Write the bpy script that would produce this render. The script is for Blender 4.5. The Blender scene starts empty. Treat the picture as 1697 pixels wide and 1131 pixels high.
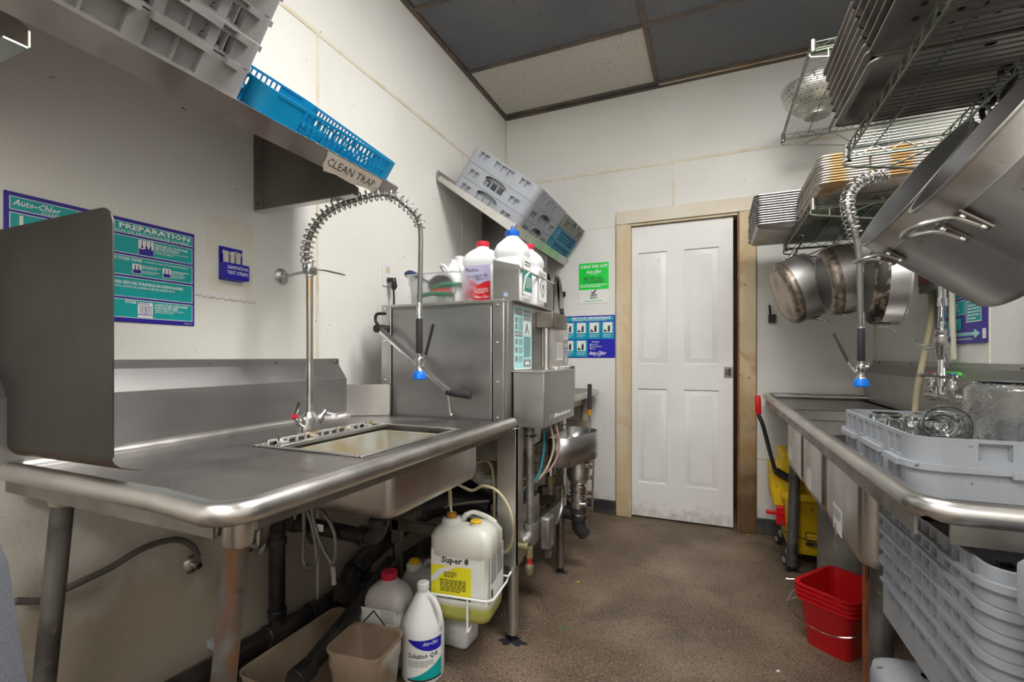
import bpy, bmesh, math, random
from mathutils import Vector, Matrix
random.seed(7)
C = bpy.context.scene.collection
SC = bpy.context.scene
pi = math.pi
R_ = math.radians

# ---------------------------------------------------------------- camera, world, lights, exposure
TH = R_(23.1); ST, CT = math.sin(TH), math.cos(TH)
EYE = 1.12
cam_d = bpy.data.cameras.new('camera'); cam = bpy.data.objects.new('camera', cam_d); C.objects.link(cam)
cam.location = (0, 0, EYE); cam.rotation_euler = (pi/2, 0, TH)
cam_d.sensor_width = 36; cam_d.lens = 777/1697*36; cam_d.shift_y = 26.5/1697; cam_d.clip_start = .02
SC.camera = cam
SC.view_settings.view_transform = 'Standard'; SC.view_settings.look = 'None'
SC.view_settings.gamma = 1; SC.view_settings.use_curve_mapping = False
SC.view_settings.exposure = 0.55
w = bpy.data.worlds.new('world'); SC.world = w; w.use_nodes = True
w.node_tree.nodes['Background'].inputs[0].default_value = (.9, .95, 1, 1)
w.node_tree.nodes['Background'].inputs[1].default_value = .25
def area(name, loc, size, power, rot=(0, 0, 0), col=(1, .985, .955)):
    d = bpy.data.lights.new(name, 'AREA'); d.shape = 'RECTANGLE'; d.size, d.size_y = size; d.energy = power; d.color = col
    o = bpy.data.objects.new(name, d); C.objects.link(o); o.location = loc; o.rotation_euler = rot
    return o
# one ceiling troffer and two added fill lamps (their diffusers are built with the ceiling)
area('troffer_and_fill', (.26, 1.20, 2.93), (1.15, .55), 36)
area('troffer_and_fill', (-.90, -.60, 2.93), (1.10, .55), 20)  # unseen fill lamp added behind the camera to lift the shadows
area('troffer_and_fill', (.26, -1.79, 2.93), (1.1, .55), 30)  # second added fill lamp, brightens the low parts from behind the camera

def P(u, v, X=None, Y=None, Z=None):
    """point of the room seen at pixel (u, v) of the photograph on the given plane X=, Y= or Z="""
    t = (u-848.5)/777; k = (592-v)/777
    D = (-ST+t*CT, CT+t*ST, k)
    d = X/D[0] if X is not None else Y/D[1] if Y is not None else (Z-EYE)/D[2]
    return Vector((d*D[0], d*D[1], EYE+d*k))

# ---------------------------------------------------------------- materials
MATS = {}
def mat(name, c, r=.5, m=0, c2=None, ns=6, lo=.4, hi=.65, bump=0, bs=80, st=(1, 1, 1), tr=0, ior=1.45,
        rv=0, sw=.04, spots=None, emis=0, coat=0, det=6, sss=0, edge=None, stain=None):
    if name in MATS: return MATS[name]
    M = bpy.data.materials.new(name); M.use_nodes = True; nt = M.node_tree; N = nt.nodes; L = nt.links
    b = N['Principled BSDF']; c = (*c, 1) if len(c) == 3 else c
    b.inputs['Base Color'].default_value = c; b.inputs['Roughness'].default_value = r; b.inputs['Metallic'].default_value = m
    if tr: b.inputs['Transmission Weight'].default_value = tr
    b.inputs['IOR'].default_value = ior
    if coat: b.inputs['Coat Weight'].default_value = coat
    if emis:
        b.inputs['Emission Color'].default_value = c; b.inputs['Emission Strength'].default_value = emis
    tc = N.new('ShaderNodeTexCoord'); mp = N.new('ShaderNodeMapping'); L.new(tc.outputs['Object'], mp.inputs[0]); mp.inputs['Scale'].default_value = st
    def noise(s, d=det, dis=0, src=mp):
        n = N.new('ShaderNodeTexNoise'); n.inputs['Scale'].default_value = s; n.inputs['Detail'].default_value = d; n.inputs['Distortion'].default_value = dis
        L.new(src.outputs[0] if src is mp else src.outputs['Object'], n.inputs['Vector']); return n
    def ramp(src, a, z):
        q = N.new('ShaderNodeMapRange'); q.inputs[1].default_value = a; q.inputs[2].default_value = z; L.new(src, q.inputs[0]); return q.outputs[0]
    def mix(fac, A, B):
        x = N.new('ShaderNodeMix'); x.data_type = 'RGBA'; L.new(fac, x.inputs[0])
        if isinstance(A, tuple): x.inputs[6].default_value = A
        else: L.new(A, x.inputs[6])
        x.inputs[7].default_value = (*B, 1); return x.outputs[2]
    col = c
    if c2: col = mix(ramp(noise(ns).outputs[0], lo, hi), col, c2)
    for sp in (spots or []):      # (colour, scale, threshold)
        col = mix(ramp(noise(sp[1], 3, .4, tc).outputs[0], sp[2], sp[2]+sw), col, sp[0])
    for sn in (stain or []):      # (colour, axis, value at 0, value at 1, noise amount, noise scale) : wear, and painted shade on the left wall, that follows a height or a side
        s_ = N.new('ShaderNodeSeparateXYZ'); g = N.new('ShaderNodeNewGeometry'); L.new(g.outputs['Position'], s_.inputs[0])
        q = N.new('ShaderNodeMath'); q.operation = 'MULTIPLY_ADD'; L.new(noise(sn[5], 5, .3, tc).outputs[0], q.inputs[0]); q.inputs[1].default_value = sn[4]; L.new(s_.outputs[sn[1]], q.inputs[2])
        col = mix(ramp(q.outputs[0], sn[2], sn[3]), col, sn[0])
    if not isinstance(col, tuple): L.new(col, b.inputs['Base Color'])
    if rv:
        x = ramp(noise(ns*1.7).outputs[0], .3, .7); y = N.new('ShaderNodeMath'); y.operation = 'MULTIPLY_ADD'; L.new(x, y.inputs[0]); y.inputs[1].default_value = rv; y.inputs[2].default_value = r
        L.new(y.outputs[0], b.inputs['Roughness'])
    if bump:
        bp = N.new('ShaderNodeBump'); bp.inputs['Strength'].default_value = bump; bp.inputs['Distance'].default_value = .002
        L.new(noise(bs, 2).outputs[0], bp.inputs['Height']); L.new(bp.outputs[0], b.inputs['Normal'])
    MATS[name] = M; return M
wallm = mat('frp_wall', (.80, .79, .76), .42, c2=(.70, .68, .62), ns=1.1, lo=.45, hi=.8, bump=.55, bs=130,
            spots=[((.18, .13, .09), 55, .735), ((.30, .25, .18), 21, .77)], stain=[((.33, .285, .23), 2, 1.20, .72, .6, 6)])  # low wall dirt, deepened to carry the shade under the table
wallb = mat('frp_wall_back', (.75, .745, .715), .42, c2=(.66, .65, .60), ns=1.3, lo=.45, hi=.8, bump=.5, bs=130,
            spots=[((.2, .15, .1), 60, .74)], stain=[((.30, .26, .21), 2, .36, .06, .35, 16)])
seam = mat('seam_strip', (.76, .72, .61), .5, c2=(.64, .57, .42), ns=9)
tile_d = mat('ceiling_tile_dark', (.135, .14, .155), .8, c2=(.165, .165, .17), ns=2, bump=.8, bs=60, spots=[((.03, .03, .03), 75, .66)])
tile_w = mat('ceiling_tile_white', (.60, .57, .51), .9, bump=.9, bs=60, spots=[((.24, .21, .17), 75, .63)])
tbar = mat('grid_bar_dark', (.07, .065, .065), .5, c2=(.16, .11, .08), ns=5)
floorm = mat('floor_concrete', (.115, .078, .052), .40, c2=(.25, .185, .13), ns=2.6, lo=.40, hi=.72, bump=1.0, bs=70, rv=.25, sw=.10,
             spots=[((.075, .055, .04), 1.9, .55), ((.34, .27, .20), 170, .56), ((.05, .035, .025), 110, .56), ((.03, .028, .025), 6, .70)], det=10)
base_m = mat('baseboard_black', (.035, .035, .035), .5, c2=(.12, .11, .1), ns=9)
steel = mat('steel_brushed', (.46, .455, .45), .33, 1, c2=(.40, .39, .385), ns=2.2, bump=.05, bs=60, st=(1, 1, 3), rv=.12, spots=[((.68, .66, .62), 90, .76)])
steel_h = mat('steel_table', (.36, .34, .33), .27, 1, c2=(.30, .285, .28), ns=4, bump=.07, bs=60, rv=.22, sw=.1, spots=[((.22, .17, .15), 9, .66)])
steel_d = mat('steel_dirty', (.33, .31, .29), .38, 1, c2=(.2, .17, .14), ns=7, bump=.1, bs=60, rv=.2)
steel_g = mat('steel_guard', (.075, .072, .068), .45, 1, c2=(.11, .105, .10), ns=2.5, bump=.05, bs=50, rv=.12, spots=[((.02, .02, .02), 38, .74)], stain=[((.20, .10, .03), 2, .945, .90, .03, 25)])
steel_w = mat('steel_warm', (.62, .60, .58), .28, 1, c2=(.52, .50, .48), ns=6, bump=.05, bs=60, rv=.15)
pan_m = mat('aluminium_worn', (.47, .465, .455), .42, 1, c2=(.58, .57, .56), ns=4, bump=.12, bs=40, st=(1, 5, 1), rv=.12, sw=.12, spots=[((.26, .23, .18), 7, .62), ((.10, .09, .08), 50, .72)])
pot_in = mat('aluminium_inside', (.42, .42, .43), .45, 1, c2=(.34, .34, .35), ns=3)
potb_m = mat('pot_steel', (.64, .63, .61), .34, 1, c2=(.50, .485, .47), ns=5, rv=.15, bump=.05, bs=50)
burn = mat('burnt_edge', (.20, .155, .12), .45, .9, c2=(.40, .35, .30), ns=45)
potbase = mat('pot_base_pale', (.58, .50, .42), .6, .3, c2=(.28, .22, .17), ns=9)
chrome = mat('chrome', (.75, .75, .76), .12, 1)
chrome_d = mat('chrome_worn', (.64, .63, .62), .2, 1, c2=(.46, .44, .42), ns=18, rv=.2)
brass = mat('aged_brass', (.42, .29, .13), .35, 1, c2=(.55, .5, .45), ns=7, st=(1, 1, .4))
galv = mat('galvanised', (.42, .41, .39), .45, .8, c2=(.25, .23, .21), ns=16, rv=.15)
rust = mat('rusty_leg', (.095, .095, .095), .5, .4, c2=(.17, .078, .033), ns=11, lo=.44, hi=.62, st=(1.6, 1.6, .5), sw=.14, spots=[((.15, .145, .135), 16, .57), ((.07, .06, .055), 22, .6)], bump=.4, bs=90)
leg_dk = mat('dark_leg', (.19, .185, .175), .5, .6, c2=(.09, .085, .08), ns=9, spots=[((.3, .24, .18), 40, .7)], bump=.3, bs=90)
black = mat('black_plastic', (.012, .012, .013), .35, c2=(.03, .03, .03), ns=9)
pipe_b = mat('black_drain_pipe', (.010, .010, .011), .3, c2=(.035, .03, .026), ns=12)
rubber = mat('black_rubber', (.03, .03, .032), .6)
rack_g = mat('grey_rack_plastic', (.33, .35, .385), .5, c2=(.285, .30, .33), ns=6, spots=[((.12, .11, .10), 45, .70)])
rack_w = mat('warm_grey_rack_plastic', (.35, .345, .35), .55, c2=(.27, .26, .26), ns=8, spots=[((.06, .055, .05), 40, .67)])
rack_v = mat('greenish_rack_plastic', (.22, .235, .215), .55, c2=(.17, .18, .165), ns=8)
rack_b = mat('blue_rack_plastic', (.0, .235, .52), .4, c2=(.0, .30, .60), ns=4)
rack_b2 = mat('dark_blue_rack_plastic', (.03, .17, .30), .45, c2=(.05, .22, .36), ns=6)
red = mat('red_plastic', (.62, .008, .015), .33, coat=.2)
redcap = mat('red_cap', (.55, .02, .05), .4)
bluecap = mat('blue_cap', (.0, .10, .52), .35)
bluen = mat('blue_nozzle', (.0, .17, .75), .35)
yellow = mat('yellow_plastic', (.80, .52, .01), .4, c2=(.50, .33, .02), ns=6, lo=.5, hi=.75, spots=[((.10, .07, .02), 30, .66)])
ycap = mat('yellow_cap', (.85, .50, .02), .4)
ocap = mat('orange_cap', (.45, .20, .02), .45)
hdpe = mat('white_hdpe', (.80, .81, .82), .35, c2=(.72, .72, .72), ns=4)
hdpe_d = mat('cloudy_hdpe', (.50, .48, .47), .4, c2=(.40, .37, .35), ns=4)
hdpe_y = mat('yellowed_hdpe', (.70, .70, .64), .4, c2=(.52, .52, .43), ns=4, stain=[((.50, .50, .12), 2, .235, .225, .0, 5)])
liquid = mat('yellow_liquid', (.45, .46, .10), .3)
clear = mat('clear_plastic', (.90, .91, .91), .32, tr=.93, ior=1.15)
tan_c = mat('tan_clear_plastic', (.62, .50, .38), .35, tr=.6, ior=1.15, c2=(.38, .28, .20), ns=5)
glass = mat('clear_glass', (.97, .98, .98), .02, tr=1, ior=1.45)
wire_m = mat('green_epoxy_wire', (.20, .23, .19), .35, .7, c2=(.30, .31, .28), ns=9)
wire_l = mat('pale_green_wire', (.34, .42, .33), .35, .5)
wire_c = mat('chrome_wire', (.50, .49, .46), .25, 1)
sheet_m = mat('sheet_pan', (.42, .41, .41), .33, 1, c2=(.30, .29, .28), ns=6, rv=.15)
sheet_r = mat('sheet_pan_rusty', (.50, .47, .42), .45, .8, c2=(.40, .24, .10), ns=13, lo=.48, hi=.60)
hotel_m = mat('hotel_pan', (.66, .63, .61), .36, 1, c2=(.42, .39, .37), ns=4, rv=.2)
doorm = mat('door_paint', (.80, .79, .78), .35, c2=(.73, .72, .70), ns=2, stain=[((.30, .24, .17), 2, .30, .02, .38, 26)])
casing_r = mat('casing_paint_worn', (.56, .42, .23), .45, c2=(.63, .52, .36), ns=3, st=(3, 3, .6), sw=.14, spots=[((.42, .25, .10), 5, .52), ((.12, .07, .03), 20, .66)], stain=[((.13, .07, .03), 2, 1.55, .75, 1.1, 5)])
casing_t = mat('casing_paint_top', (.70, .64, .54), .45, c2=(.66, .58, .46), ns=4)
grime = mat('dark_grime_line', (.16, .09, .045), .7, c2=(.35, .24, .12), ns=20)
casing = mat('casing_paint', (.60, .47, .28), .45, c2=(.66, .57, .42), ns=3, st=(3, 3, .6), sw=.16, spots=[((.50, .33, .14), 3.5, .56), ((.14, .08, .04), 24, .70)], stain=[((.17, .09, .035), 2, .75, .05, 1.15, 4)])
woodm = mat('brown_wood', (.23, .11, .05), .5, c2=(.12, .055, .025), ns=8, st=(8, 8, 1))
concrete = mat('grey_concrete', (.27, .255, .23), .8, c2=(.16, .15, .135), ns=6, bump=.6, bs=50)
paper = mat('white_paper', (.80, .80, .78), .6)
paper_l = mat('lilac_paper', (.45, .42, .62), .5)
navy = mat('navy_print', (.022, .010, .30), .4)
navy2 = mat('royal_print', (.012, .010, .42), .4)
purple = mat('purple_print', (.055, .035, .30), .4)
teal = mat('teal_print', (.0, .36, .36), .4)
teal2 = mat('blue_teal_print', (.0, .33, .48), .4)
cyan = mat('pale_cyan_print', (.38, .72, .70), .5)
green_p = mat('green_print', (.0, .70, .06), .4)
white_p = mat('white_print', (.82, .84, .84), .5)
ink = mat('black_ink', (.02, .02, .025), .5)
ink_g = mat('grey_ink', (.25, .25, .27), .5)
yel_p = mat('yellow_print', (.85, .78, .02), .45)
red_p = mat('red_print', (.65, .01, .02), .45)
tape_m = mat('masking_tape', (.50, .45, .38), .6)
bulk = mat('blue_plastic_jug', (.05, .22, .55), .4)
hose_y = mat('yellowed_hose', (.50, .43, .28), .35)
hose_p = mat('pink_hose', (.45, .28, .27), .35)
hose_t = mat('teal_hose', (.03, .28, .36), .35)
hose_g = mat('green_hose', (.10, .55, .10), .3)
hose_s = mat('braided_steel_hose', (.22, .21, .20), .4, .7, bump=.6, bs=400)
hose_d = mat('grey_hose', (.10, .09, .085), .5)
cloth_m = mat('grey_cloth', (.14, .15, .175), .95, bump=.9, bs=160)
lightm = mat('lamp_diffuser', (1, .98, .94), .5, emis=4)
bronze = mat('oxidised_brass', (.22, .23, .12), .5, .6, c2=(.35, .28, .16), ns=40)

# ---------------------------------------------------------------- mesh helpers
def V(*a): return Vector(a)
SPLIT = {'corner_posts': 'corner_post', 'end_flange': 'end_plate', 'paper_label': 'paper_sticker', 'splash_screws': 'screw', 'bolts': 'bolt', 'rivets': 'rivet', 'wheels': 'wheel', 'casters': 'caster', 'bracket_screws': 'screw', 'handle_plate': 'rivet_plate', 'handle_lugs': 'handle_lug', 'terminal_screws': 'terminal_screw', 'couplings': 'pipe_coupling', 'hose_clamps': 'hose_clamp', 'sockets': 'socket', 'wire_ends': 'wire_end', 'rails': 'rail', 'supply_pipe': 'supply_pipe', 'brackets': 'bracket', 'bracket_flange': 'bracket_flange', 'frame_rail': 'frame_rail', 'edge_truss_x': 'edge_truss'}
class G:
    def __init__(s): s.b = bmesh.new()
    def box(s, x0, x1, y0, y1, z0, z1, M=None):
        vs = [s.b.verts.new(M @ V(x, y, z) if M else (x, y, z)) for x in (x0, x1) for y in (y0, y1) for z in (z0, z1)]
        for f in ((0, 1, 3, 2), (4, 6, 7, 5), (0, 4, 5, 1), (2, 3, 7, 6), (0, 2, 6, 4), (1, 5, 7, 3)): s.b.faces.new([vs[i] for i in f])
        return s
    def grid(s, rows, closed_u=False, closed_v=False, cap=False):
        vs = [[s.b.verts.new(p) for p in r] for r in rows]; n = len(vs); m = len(vs[0])
        for i in range(n if closed_v else n-1):
            for j in range(m if closed_u else m-1):
                try: s.b.faces.new((vs[i][j], vs[i][(j+1) % m], vs[(i+1) % n][(j+1) % m], vs[(i+1) % n][j]))
                except ValueError: pass
        if cap:
            for r in (vs[0][::-1], vs[-1]):
                if len(r) > 2:
                    try: s.b.faces.new(r)
                    except ValueError: pass
        return s
    def tube(s, pts, r, n=10, closed=False, cap=True):
        pts = [Vector(p) for p in pts]; k = len(pts); rows = []; up = None
        rr = r if isinstance(r, (list, tuple)) else [r]*k
        for i, p in enumerate(pts):
            a = pts[(i-1) % k] if (closed or i) else p; z = pts[(i+1) % k] if (closed or i < k-1) else p
            t = (z-a).normalized()
            if up is None: up = t.orthogonal().normalized()
            up = (up - t*up.dot(t))
            up = up.normalized() if up.length > 1e-6 else t.orthogonal().normalized()
            q = t.cross(up)
            rows.append([p+rr[i]*(math.cos(2*pi*j/n)*up+math.sin(2*pi*j/n)*q) for j in range(n)])
        return s.grid(rows, True, closed, cap and not closed)
    def cyl(s, a, b, r, r2=None, n=16): return s.tube([a, b], [r, r if r2 is None else r2], n)
    def lathe(s, prof, o=(0, 0, 0), ax=(0, 0, 1), n=24, sx=1, sy=1):
        o = Vector(o); ax = Vector(ax).normalized()
        u = Vector((1, 0, 0)) if abs(ax.z) > .99 else ax.orthogonal().normalized(); w = ax.cross(u)
        rows = [[o+ax*z+max(r, 1e-5)*(math.cos(2*pi*j/n)*u*sx+math.sin(2*pi*j/n)*w*sy) for j in range(n)] for r, z in prof]
        return s.grid(rows, True)
    def prism(s, poly, off, M=None):
        off = Vector(off); a = [Vector(p) for p in poly]; z = [p+off for p in a]
        if M: a = [M @ p for p in a]; z = [M @ p for p in z]
        a = [s.b.verts.new(p) for p in a]; z = [s.b.verts.new(p) for p in z]; n = len(a)
        s.b.faces.new(a[::-1]); s.b.faces.new(z)
        for i in range(n): s.b.faces.new((a[i], a[(i+1) % n], z[(i+1) % n], z[i]))
        return s
    def rrect(s, loops):      # loops: (cx, cy, hx, hy, corner radius, z) stacked rounded rectangles
        rows = []
        for (cx, cy, hx, hy, r, z) in loops:
            row = []
            r = min(r, hx*.999, hy*.999)
            for qx, qy, a0 in ((1, 1, 0), (-1, 1, 90), (-1, -1, 180), (1, -1, 270)):
                for k in range(5):
                    a = R_(a0+k*22.5); row.append(V(cx+qx*(hx-r)+r*math.cos(a), cy+qy*(hy-r)+r*math.sin(a), z))
            rows.append(row)
        return s.grid(rows, True)
    def done(s, name, m, parent=None, bev=0, seg=2, M=None, ang=38, solid=0):
        if M: bmesh.ops.transform(s.b, matrix=M, verts=s.b.verts)
        if name in SPLIT:      # loose pieces become objects of their own
            seen = {}; groups = []
            for v in s.b.verts:
                if v in seen: continue
                st = [v]; seen[v] = len(groups); grp = []
                while st:
                    q = st.pop(); grp.append(q)
                    for e in q.link_edges:
                        o_ = e.other_vert(q)
                        if o_ not in seen: seen[o_] = len(groups); st.append(o_)
                groups.append(grp)
            last = None
            if len(groups) > 1:
                for grp in groups:
                    h = G(); mp = {v: h.b.verts.new(v.co) for v in grp}; fs = {f for v in grp for f in v.link_faces}
                    for f in fs: h.b.faces.new([mp[v] for v in f.verts])
                    last = h.done(SPLIT[name]+'', m, parent, bev, seg, None, ang, solid)
                s.b.free(); return last
            name = SPLIT[name]
        bmesh.ops.recalc_face_normals(s.b, faces=s.b.faces)
        me = bpy.data.meshes.new(name); s.b.to_mesh(me); s.b.free(); me.materials.append(m)
        for p in me.polygons: p.use_smooth = True
        try: me.set_sharp_from_angle(angle=R_(ang))
        except Exception: pass
        o = bpy.data.objects.new(name, me); C.objects.link(o)
        if parent: o.parent = parent
        if solid:
            q = o.modifiers.new('s', 'SOLIDIFY'); q.thickness = solid; q.offset = 0
        if bev:
            q = o.modifiers.new('b', 'BEVEL'); q.width = bev; q.segments = seg; q.limit_method = 'ANGLE'; q.angle_limit = R_(40)
        return o
def tag(o, label=None, cat=None, group=None, kind=None):
    if label: o['label'] = label
    if cat: o['category'] = cat
    if group: o['group'] = group
    if kind: o['kind'] = kind
    return o
def thing(name, label, cat, loc=(0, 0, 0), rot=(0, 0, 0), group=None, scale=1):
    o = bpy.data.objects.new(name, None); C.objects.link(o); o.location = loc; o.rotation_euler = rot; o.scale = (scale,)*3; o.empty_display_size = .05
    return tag(o, label, cat, group)
def thingM(name, label, cat, M, group=None):
    o = thing(name, label, cat, group=group); o.matrix_world = M; return o
def frame(o, x, y, z=None):   # matrix with origin o and axes x, y, z
    x = Vector(x).normalized(); y = Vector(y); y = (y-x*y.dot(x)).normalized(); z = x.cross(y)
    M = Matrix.Identity(4)
    for i, a in enumerate((x, y, z)):
        for j in range(3): M[j][i] = a[j]
    M.translation = Vector(o); return M
def struct(name, g, m, parent=None, **k):
    o = g.done(name, m, parent, **k)
    if not parent: o['kind'] = 'structure'
    return o
def dup(root, loc=None, label=None, M=None, group=None, mats=None):
    def cp(o, par):
        c = o.copy(); C.objects.link(c); c.parent = par
        if mats and c.type == 'MESH' and c.data.materials[0] in mats:
            c.data = c.data.copy(); c.data.materials[0] = mats[c.data.materials[0]]
        for ch in KIDS.get(o.name, None) or list(o.children): cp(ch, c)
        return c
    r = cp(root, None)
    if M is not None: r.matrix_world = M
    if loc is not None: r.location = loc
    if label: r['label'] = label
    if group: r['group'] = group
    return r
KIDS = {}
def spline(pts, k=6):
    pts = [Vector(p) for p in pts]; q = [pts[0]*2-pts[1]]+pts+[pts[-1]*2-pts[-2]]; out = []
    for i in range(1, len(q)-2):
        a, b, c, d = q[i-1:i+3]
        for j in range(k):
            t = j/k; out.append(.5*((2*b)+(c-a)*t+(2*a-5*b+4*c-d)*t*t+(3*b-a-3*c+d)*t**3))
    return out+[pts[-1]]
_tc = {}
def textverts(s, bold=0, res=1):
    key = (s, bold)
    if key in _tc: return _tc[key]
    cu = bpy.data.curves.new('t', 'FONT'); cu.body = s; cu.size = 1; cu.offset = bold; cu.resolution_u = res; cu.fill_mode = 'FRONT'
    o = bpy.data.objects.new('t', cu); C.objects.link(o)
    bpy.context.view_layer.update()
    me = bpy.data.meshes.new_from_object(o.evaluated_get(bpy.context.evaluated_depsgraph_get()))
    vs = [v.co.copy() for v in me.vertices]; fs = [tuple(p.vertices) for p in me.polygons]
    bpy.data.objects.remove(o); bpy.data.curves.remove(cu); bpy.data.meshes.remove(me)
    _tc[key] = (vs, fs); return _tc[key]
class Sign:
    """flat print: x 0..W to the right, y 0..H down, in metres; mp maps (x, y, lift) to the surface"""
    def __init__(s, mp, parent, sub=1): s.mp = mp; s.par = parent; s.g = {}; s.sub = sub; s.n = 0
    def _g(s, name, m): return s.g.setdefault((name, m.name), (bmesh.new(), m, len(s.g)))
    def rect(s, name, m, x0, y0, x1, y1, l=1):
        b = s._g(name, m)[0]; n = s.sub
        for i in range(n):
            a = x0+(x1-x0)*i/n; z = x0+(x1-x0)*(i+1)/n
            b.faces.new([b.verts.new(s.mp(x, y, l*.0003)) for x, y in ((a, y1), (z, y1), (z, y0), (a, y0))])
    def poly(s, name, m, pts, l=1):
        b = s._g(name, m)[0]; b.faces.new([b.verts.new(s.mp(x, y, l*.0003)) for x, y in pts])
    def text(s, t, m, x, y, h, w=None, l=2, bold=.01, shear=0, name='lettering', align='l', rise=0):
        vs, fs = textverts(t, bold)
        if not vs: return
        x0 = min(v.x for v in vs); x1 = max(v.x for v in vs); k = h/.72; kx = (w/(x1-x0)) if w else k
        ww = kx*(x1-x0); ox = x if align == 'l' else x-ww/2 if align == 'c' else x-ww
        b = s._g(name, m)[0]
        nv = [b.verts.new(s.mp(ox+(v.x-x0)*kx+shear*v.y*k, y-v.y*k-rise*(v.x-x0)*kx, l*.0003)) for v in vs]
        for f in fs:
            try: b.faces.new([nv[i] for i in f])
            except ValueError: pass
    def lines(s, m, x, y, w, n, step, h, l=2, name='small_print'):    # rows of print too small to read
        for i in range(n):
            q = x
            while q < x+w*(1 if i < n-1 else .7):
                z = min(q+random.uniform(2, 6)*h, x+w); s.rect(name, m, q, y+i*step, z, y+i*step+h, l); q = z+h*.8
    def strip(s, name, m, top, bot, l=1):
        b = s._g(name, m)[0]
        for i in range(len(top)-1):
            q = [top[i], top[i+1], bot[i+1], bot[i]]
            b.faces.new([b.verts.new(s.mp(x, y, l*.0003)) for x, y in q])
    def done(s):
        for (name, _), (b, m, i) in s.g.items():
            if name in ('picture', 'panel', 'block', 'pictogram', 'picture_ink', 'warning_mark', 'maker_mark'):
                fs = [[v.co.copy() for v in f.verts] for f in b.faces]; b.free()
                if name == 'picture_ink' or len(fs) < 2: fs = [fs]
                else: fs = [[f] for f in fs]
                for grp in fs:
                    vv = [c for f in grp for c in f]; ii = []; k = 0
                    for f in grp: ii.append(tuple(range(k, k+len(f)))); k += len(f)
                    me = bpy.data.meshes.new(name); me.from_pydata(vv, [], ii); me.materials.append(m)
                    o = bpy.data.objects.new(name, me); C.objects.link(o); o.parent = s.par
                    if name == 'picture_ink': o['kind'] = 'stuff'
                continue
            me = bpy.data.meshes.new(name); b.to_mesh(me); b.free(); me.materials.append(m)
            o = bpy.data.objects.new(name, me); C.objects.link(o); o.parent = s.par
            if name in ('small_print', 'picture_ink', 'residue', 'bullet', 'gauge_marks', 'control_marks'): o['kind'] = 'stuff'
def flat(o, rx, up, nrm):
    o = Vector(o); rx = Vector(rx).normalized(); up = Vector(up).normalized(); nrm = Vector(nrm)
    return lambda x, y, l: o+rx*x-up*y+nrm*l
# ---------------------------------------------------------------- the room
XL, XR, YB, ZC, YF = -1.483, .875, 3.35, 2.97, -2.6
struct('floor', G().box(XL-.1, XR+.1, YF-.1, YB+.6, -.1, 0), floorm)
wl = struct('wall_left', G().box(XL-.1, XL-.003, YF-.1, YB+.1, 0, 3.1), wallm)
wr_ = struct('wall_right', G().box(XR+.003, XR+.1, YF-.1, YB+.1, 0, 3.1), wallb)
def wpanel(par, m, a, b_, z0, z1, ax):
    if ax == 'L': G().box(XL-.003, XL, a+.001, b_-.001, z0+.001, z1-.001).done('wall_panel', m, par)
    elif ax == 'R': G().box(XR, XR+.003, a+.001, b_-.001, z0+.001, z1-.001).done('wall_panel', m, par)
    else: G().box(a+.001, b_-.001, YB, YB+.003, z0+.001, z1-.001).done('wall_panel', m, par)
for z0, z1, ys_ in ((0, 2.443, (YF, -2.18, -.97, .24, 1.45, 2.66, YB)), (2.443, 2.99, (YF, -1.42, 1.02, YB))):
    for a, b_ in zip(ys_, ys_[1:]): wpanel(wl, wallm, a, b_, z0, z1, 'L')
for z0, z1, ys_ in ((0, 2.443, (YF, -1.54, -.32, .9, 2.12, YB)), (2.443, 2.99, (YF, -.4, 1.6, YB))):
    for a, b_ in zip(ys_, ys_[1:]): wpanel(wr_, wallb, a, b_, z0, z1, 'R')
struct('wall_front', G().box(XL, XR, YF-.1, YF, 0, 3.1), wallb)
DX0, DX1, DZ = -.525, .161, 2.045
g = G(); g.box(XL-.1, DX0, YB+.003, YB+.1, 0, 3.1); g.box(DX1, XR+.1, YB+.003, YB+.1, 0, 3.1); g.box(DX0, DX1, YB+.003, YB+.1, DZ, 3.1)
wbk = struct('wall_back', g, wallb)
for q in ((XL, DX0, 0, DZ), (XL, -.24, DZ, 2.443), (-.24, XR, DZ, 2.443), (DX1, XR, .476, DZ), (DX1, XR, 0, .476), (XL, XR, 2.443, 2.99)): wpanel(wbk, wallb, *q, 'B')
struct('wall_beyond', G().box(XL, XR, YB+.5, YB+.6, 0, 3.1), woodm)
# ceiling: slab, tiles, bars
ceil = struct('ceiling', G().box(XL-.1, XR+.1, YF-.1, YB+.6, ZC+.05, ZC+.15), tbar)
ty = [3.29-.597*i for i in range(11)]; xs = [XL+.02, -.345, XR-.02]
lights = {(1, 3), (0, 6), (1, 8)}  # main troffer first, then two fill panels added behind the camera
for i in range(10):
    for j in range(2):
        x0, x1, y1, y0 = xs[j]+.012, xs[j+1]-.012, ty[i]-.012, ty[i+1]+.012
        if (j, i) in lights: continue
        struct('ceiling_tile', G().box(x0, x1, y0, y1, ZC+.004, ZC+.02), tile_w if (i, j) == (0, 0) else tile_d, ceil, bev=.002)
for i, y in enumerate(ty): struct('grid_bar', G().box(XL+.02, XR-.02, y-.013, y+.013, ZC-.004, ZC+.004), tbar, ceil)
for j, x in enumerate(xs[1:2]): struct('grid_bar', G().box(x-.013, x+.013, YF, 3.29, ZC-.003, ZC+.0045), tbar, ceil)
for (a, b_) in ((XL, XL+.028), (XR-.028, XR)): struct('wall_angle', G().box(a, b_, YF, YB, ZC-.006, ZC+.004), tbar, ceil)
struct('wall_angle', G().box(XL, XR, YB-.028, YB, ZC-.008, ZC+.004), tbar, ceil)
struct('ceiling_strip', G().box(XL+.028, XR-.028, YB-.06, YB-.028, ZC+.002, ZC+.012), tbar, ceil)
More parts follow.
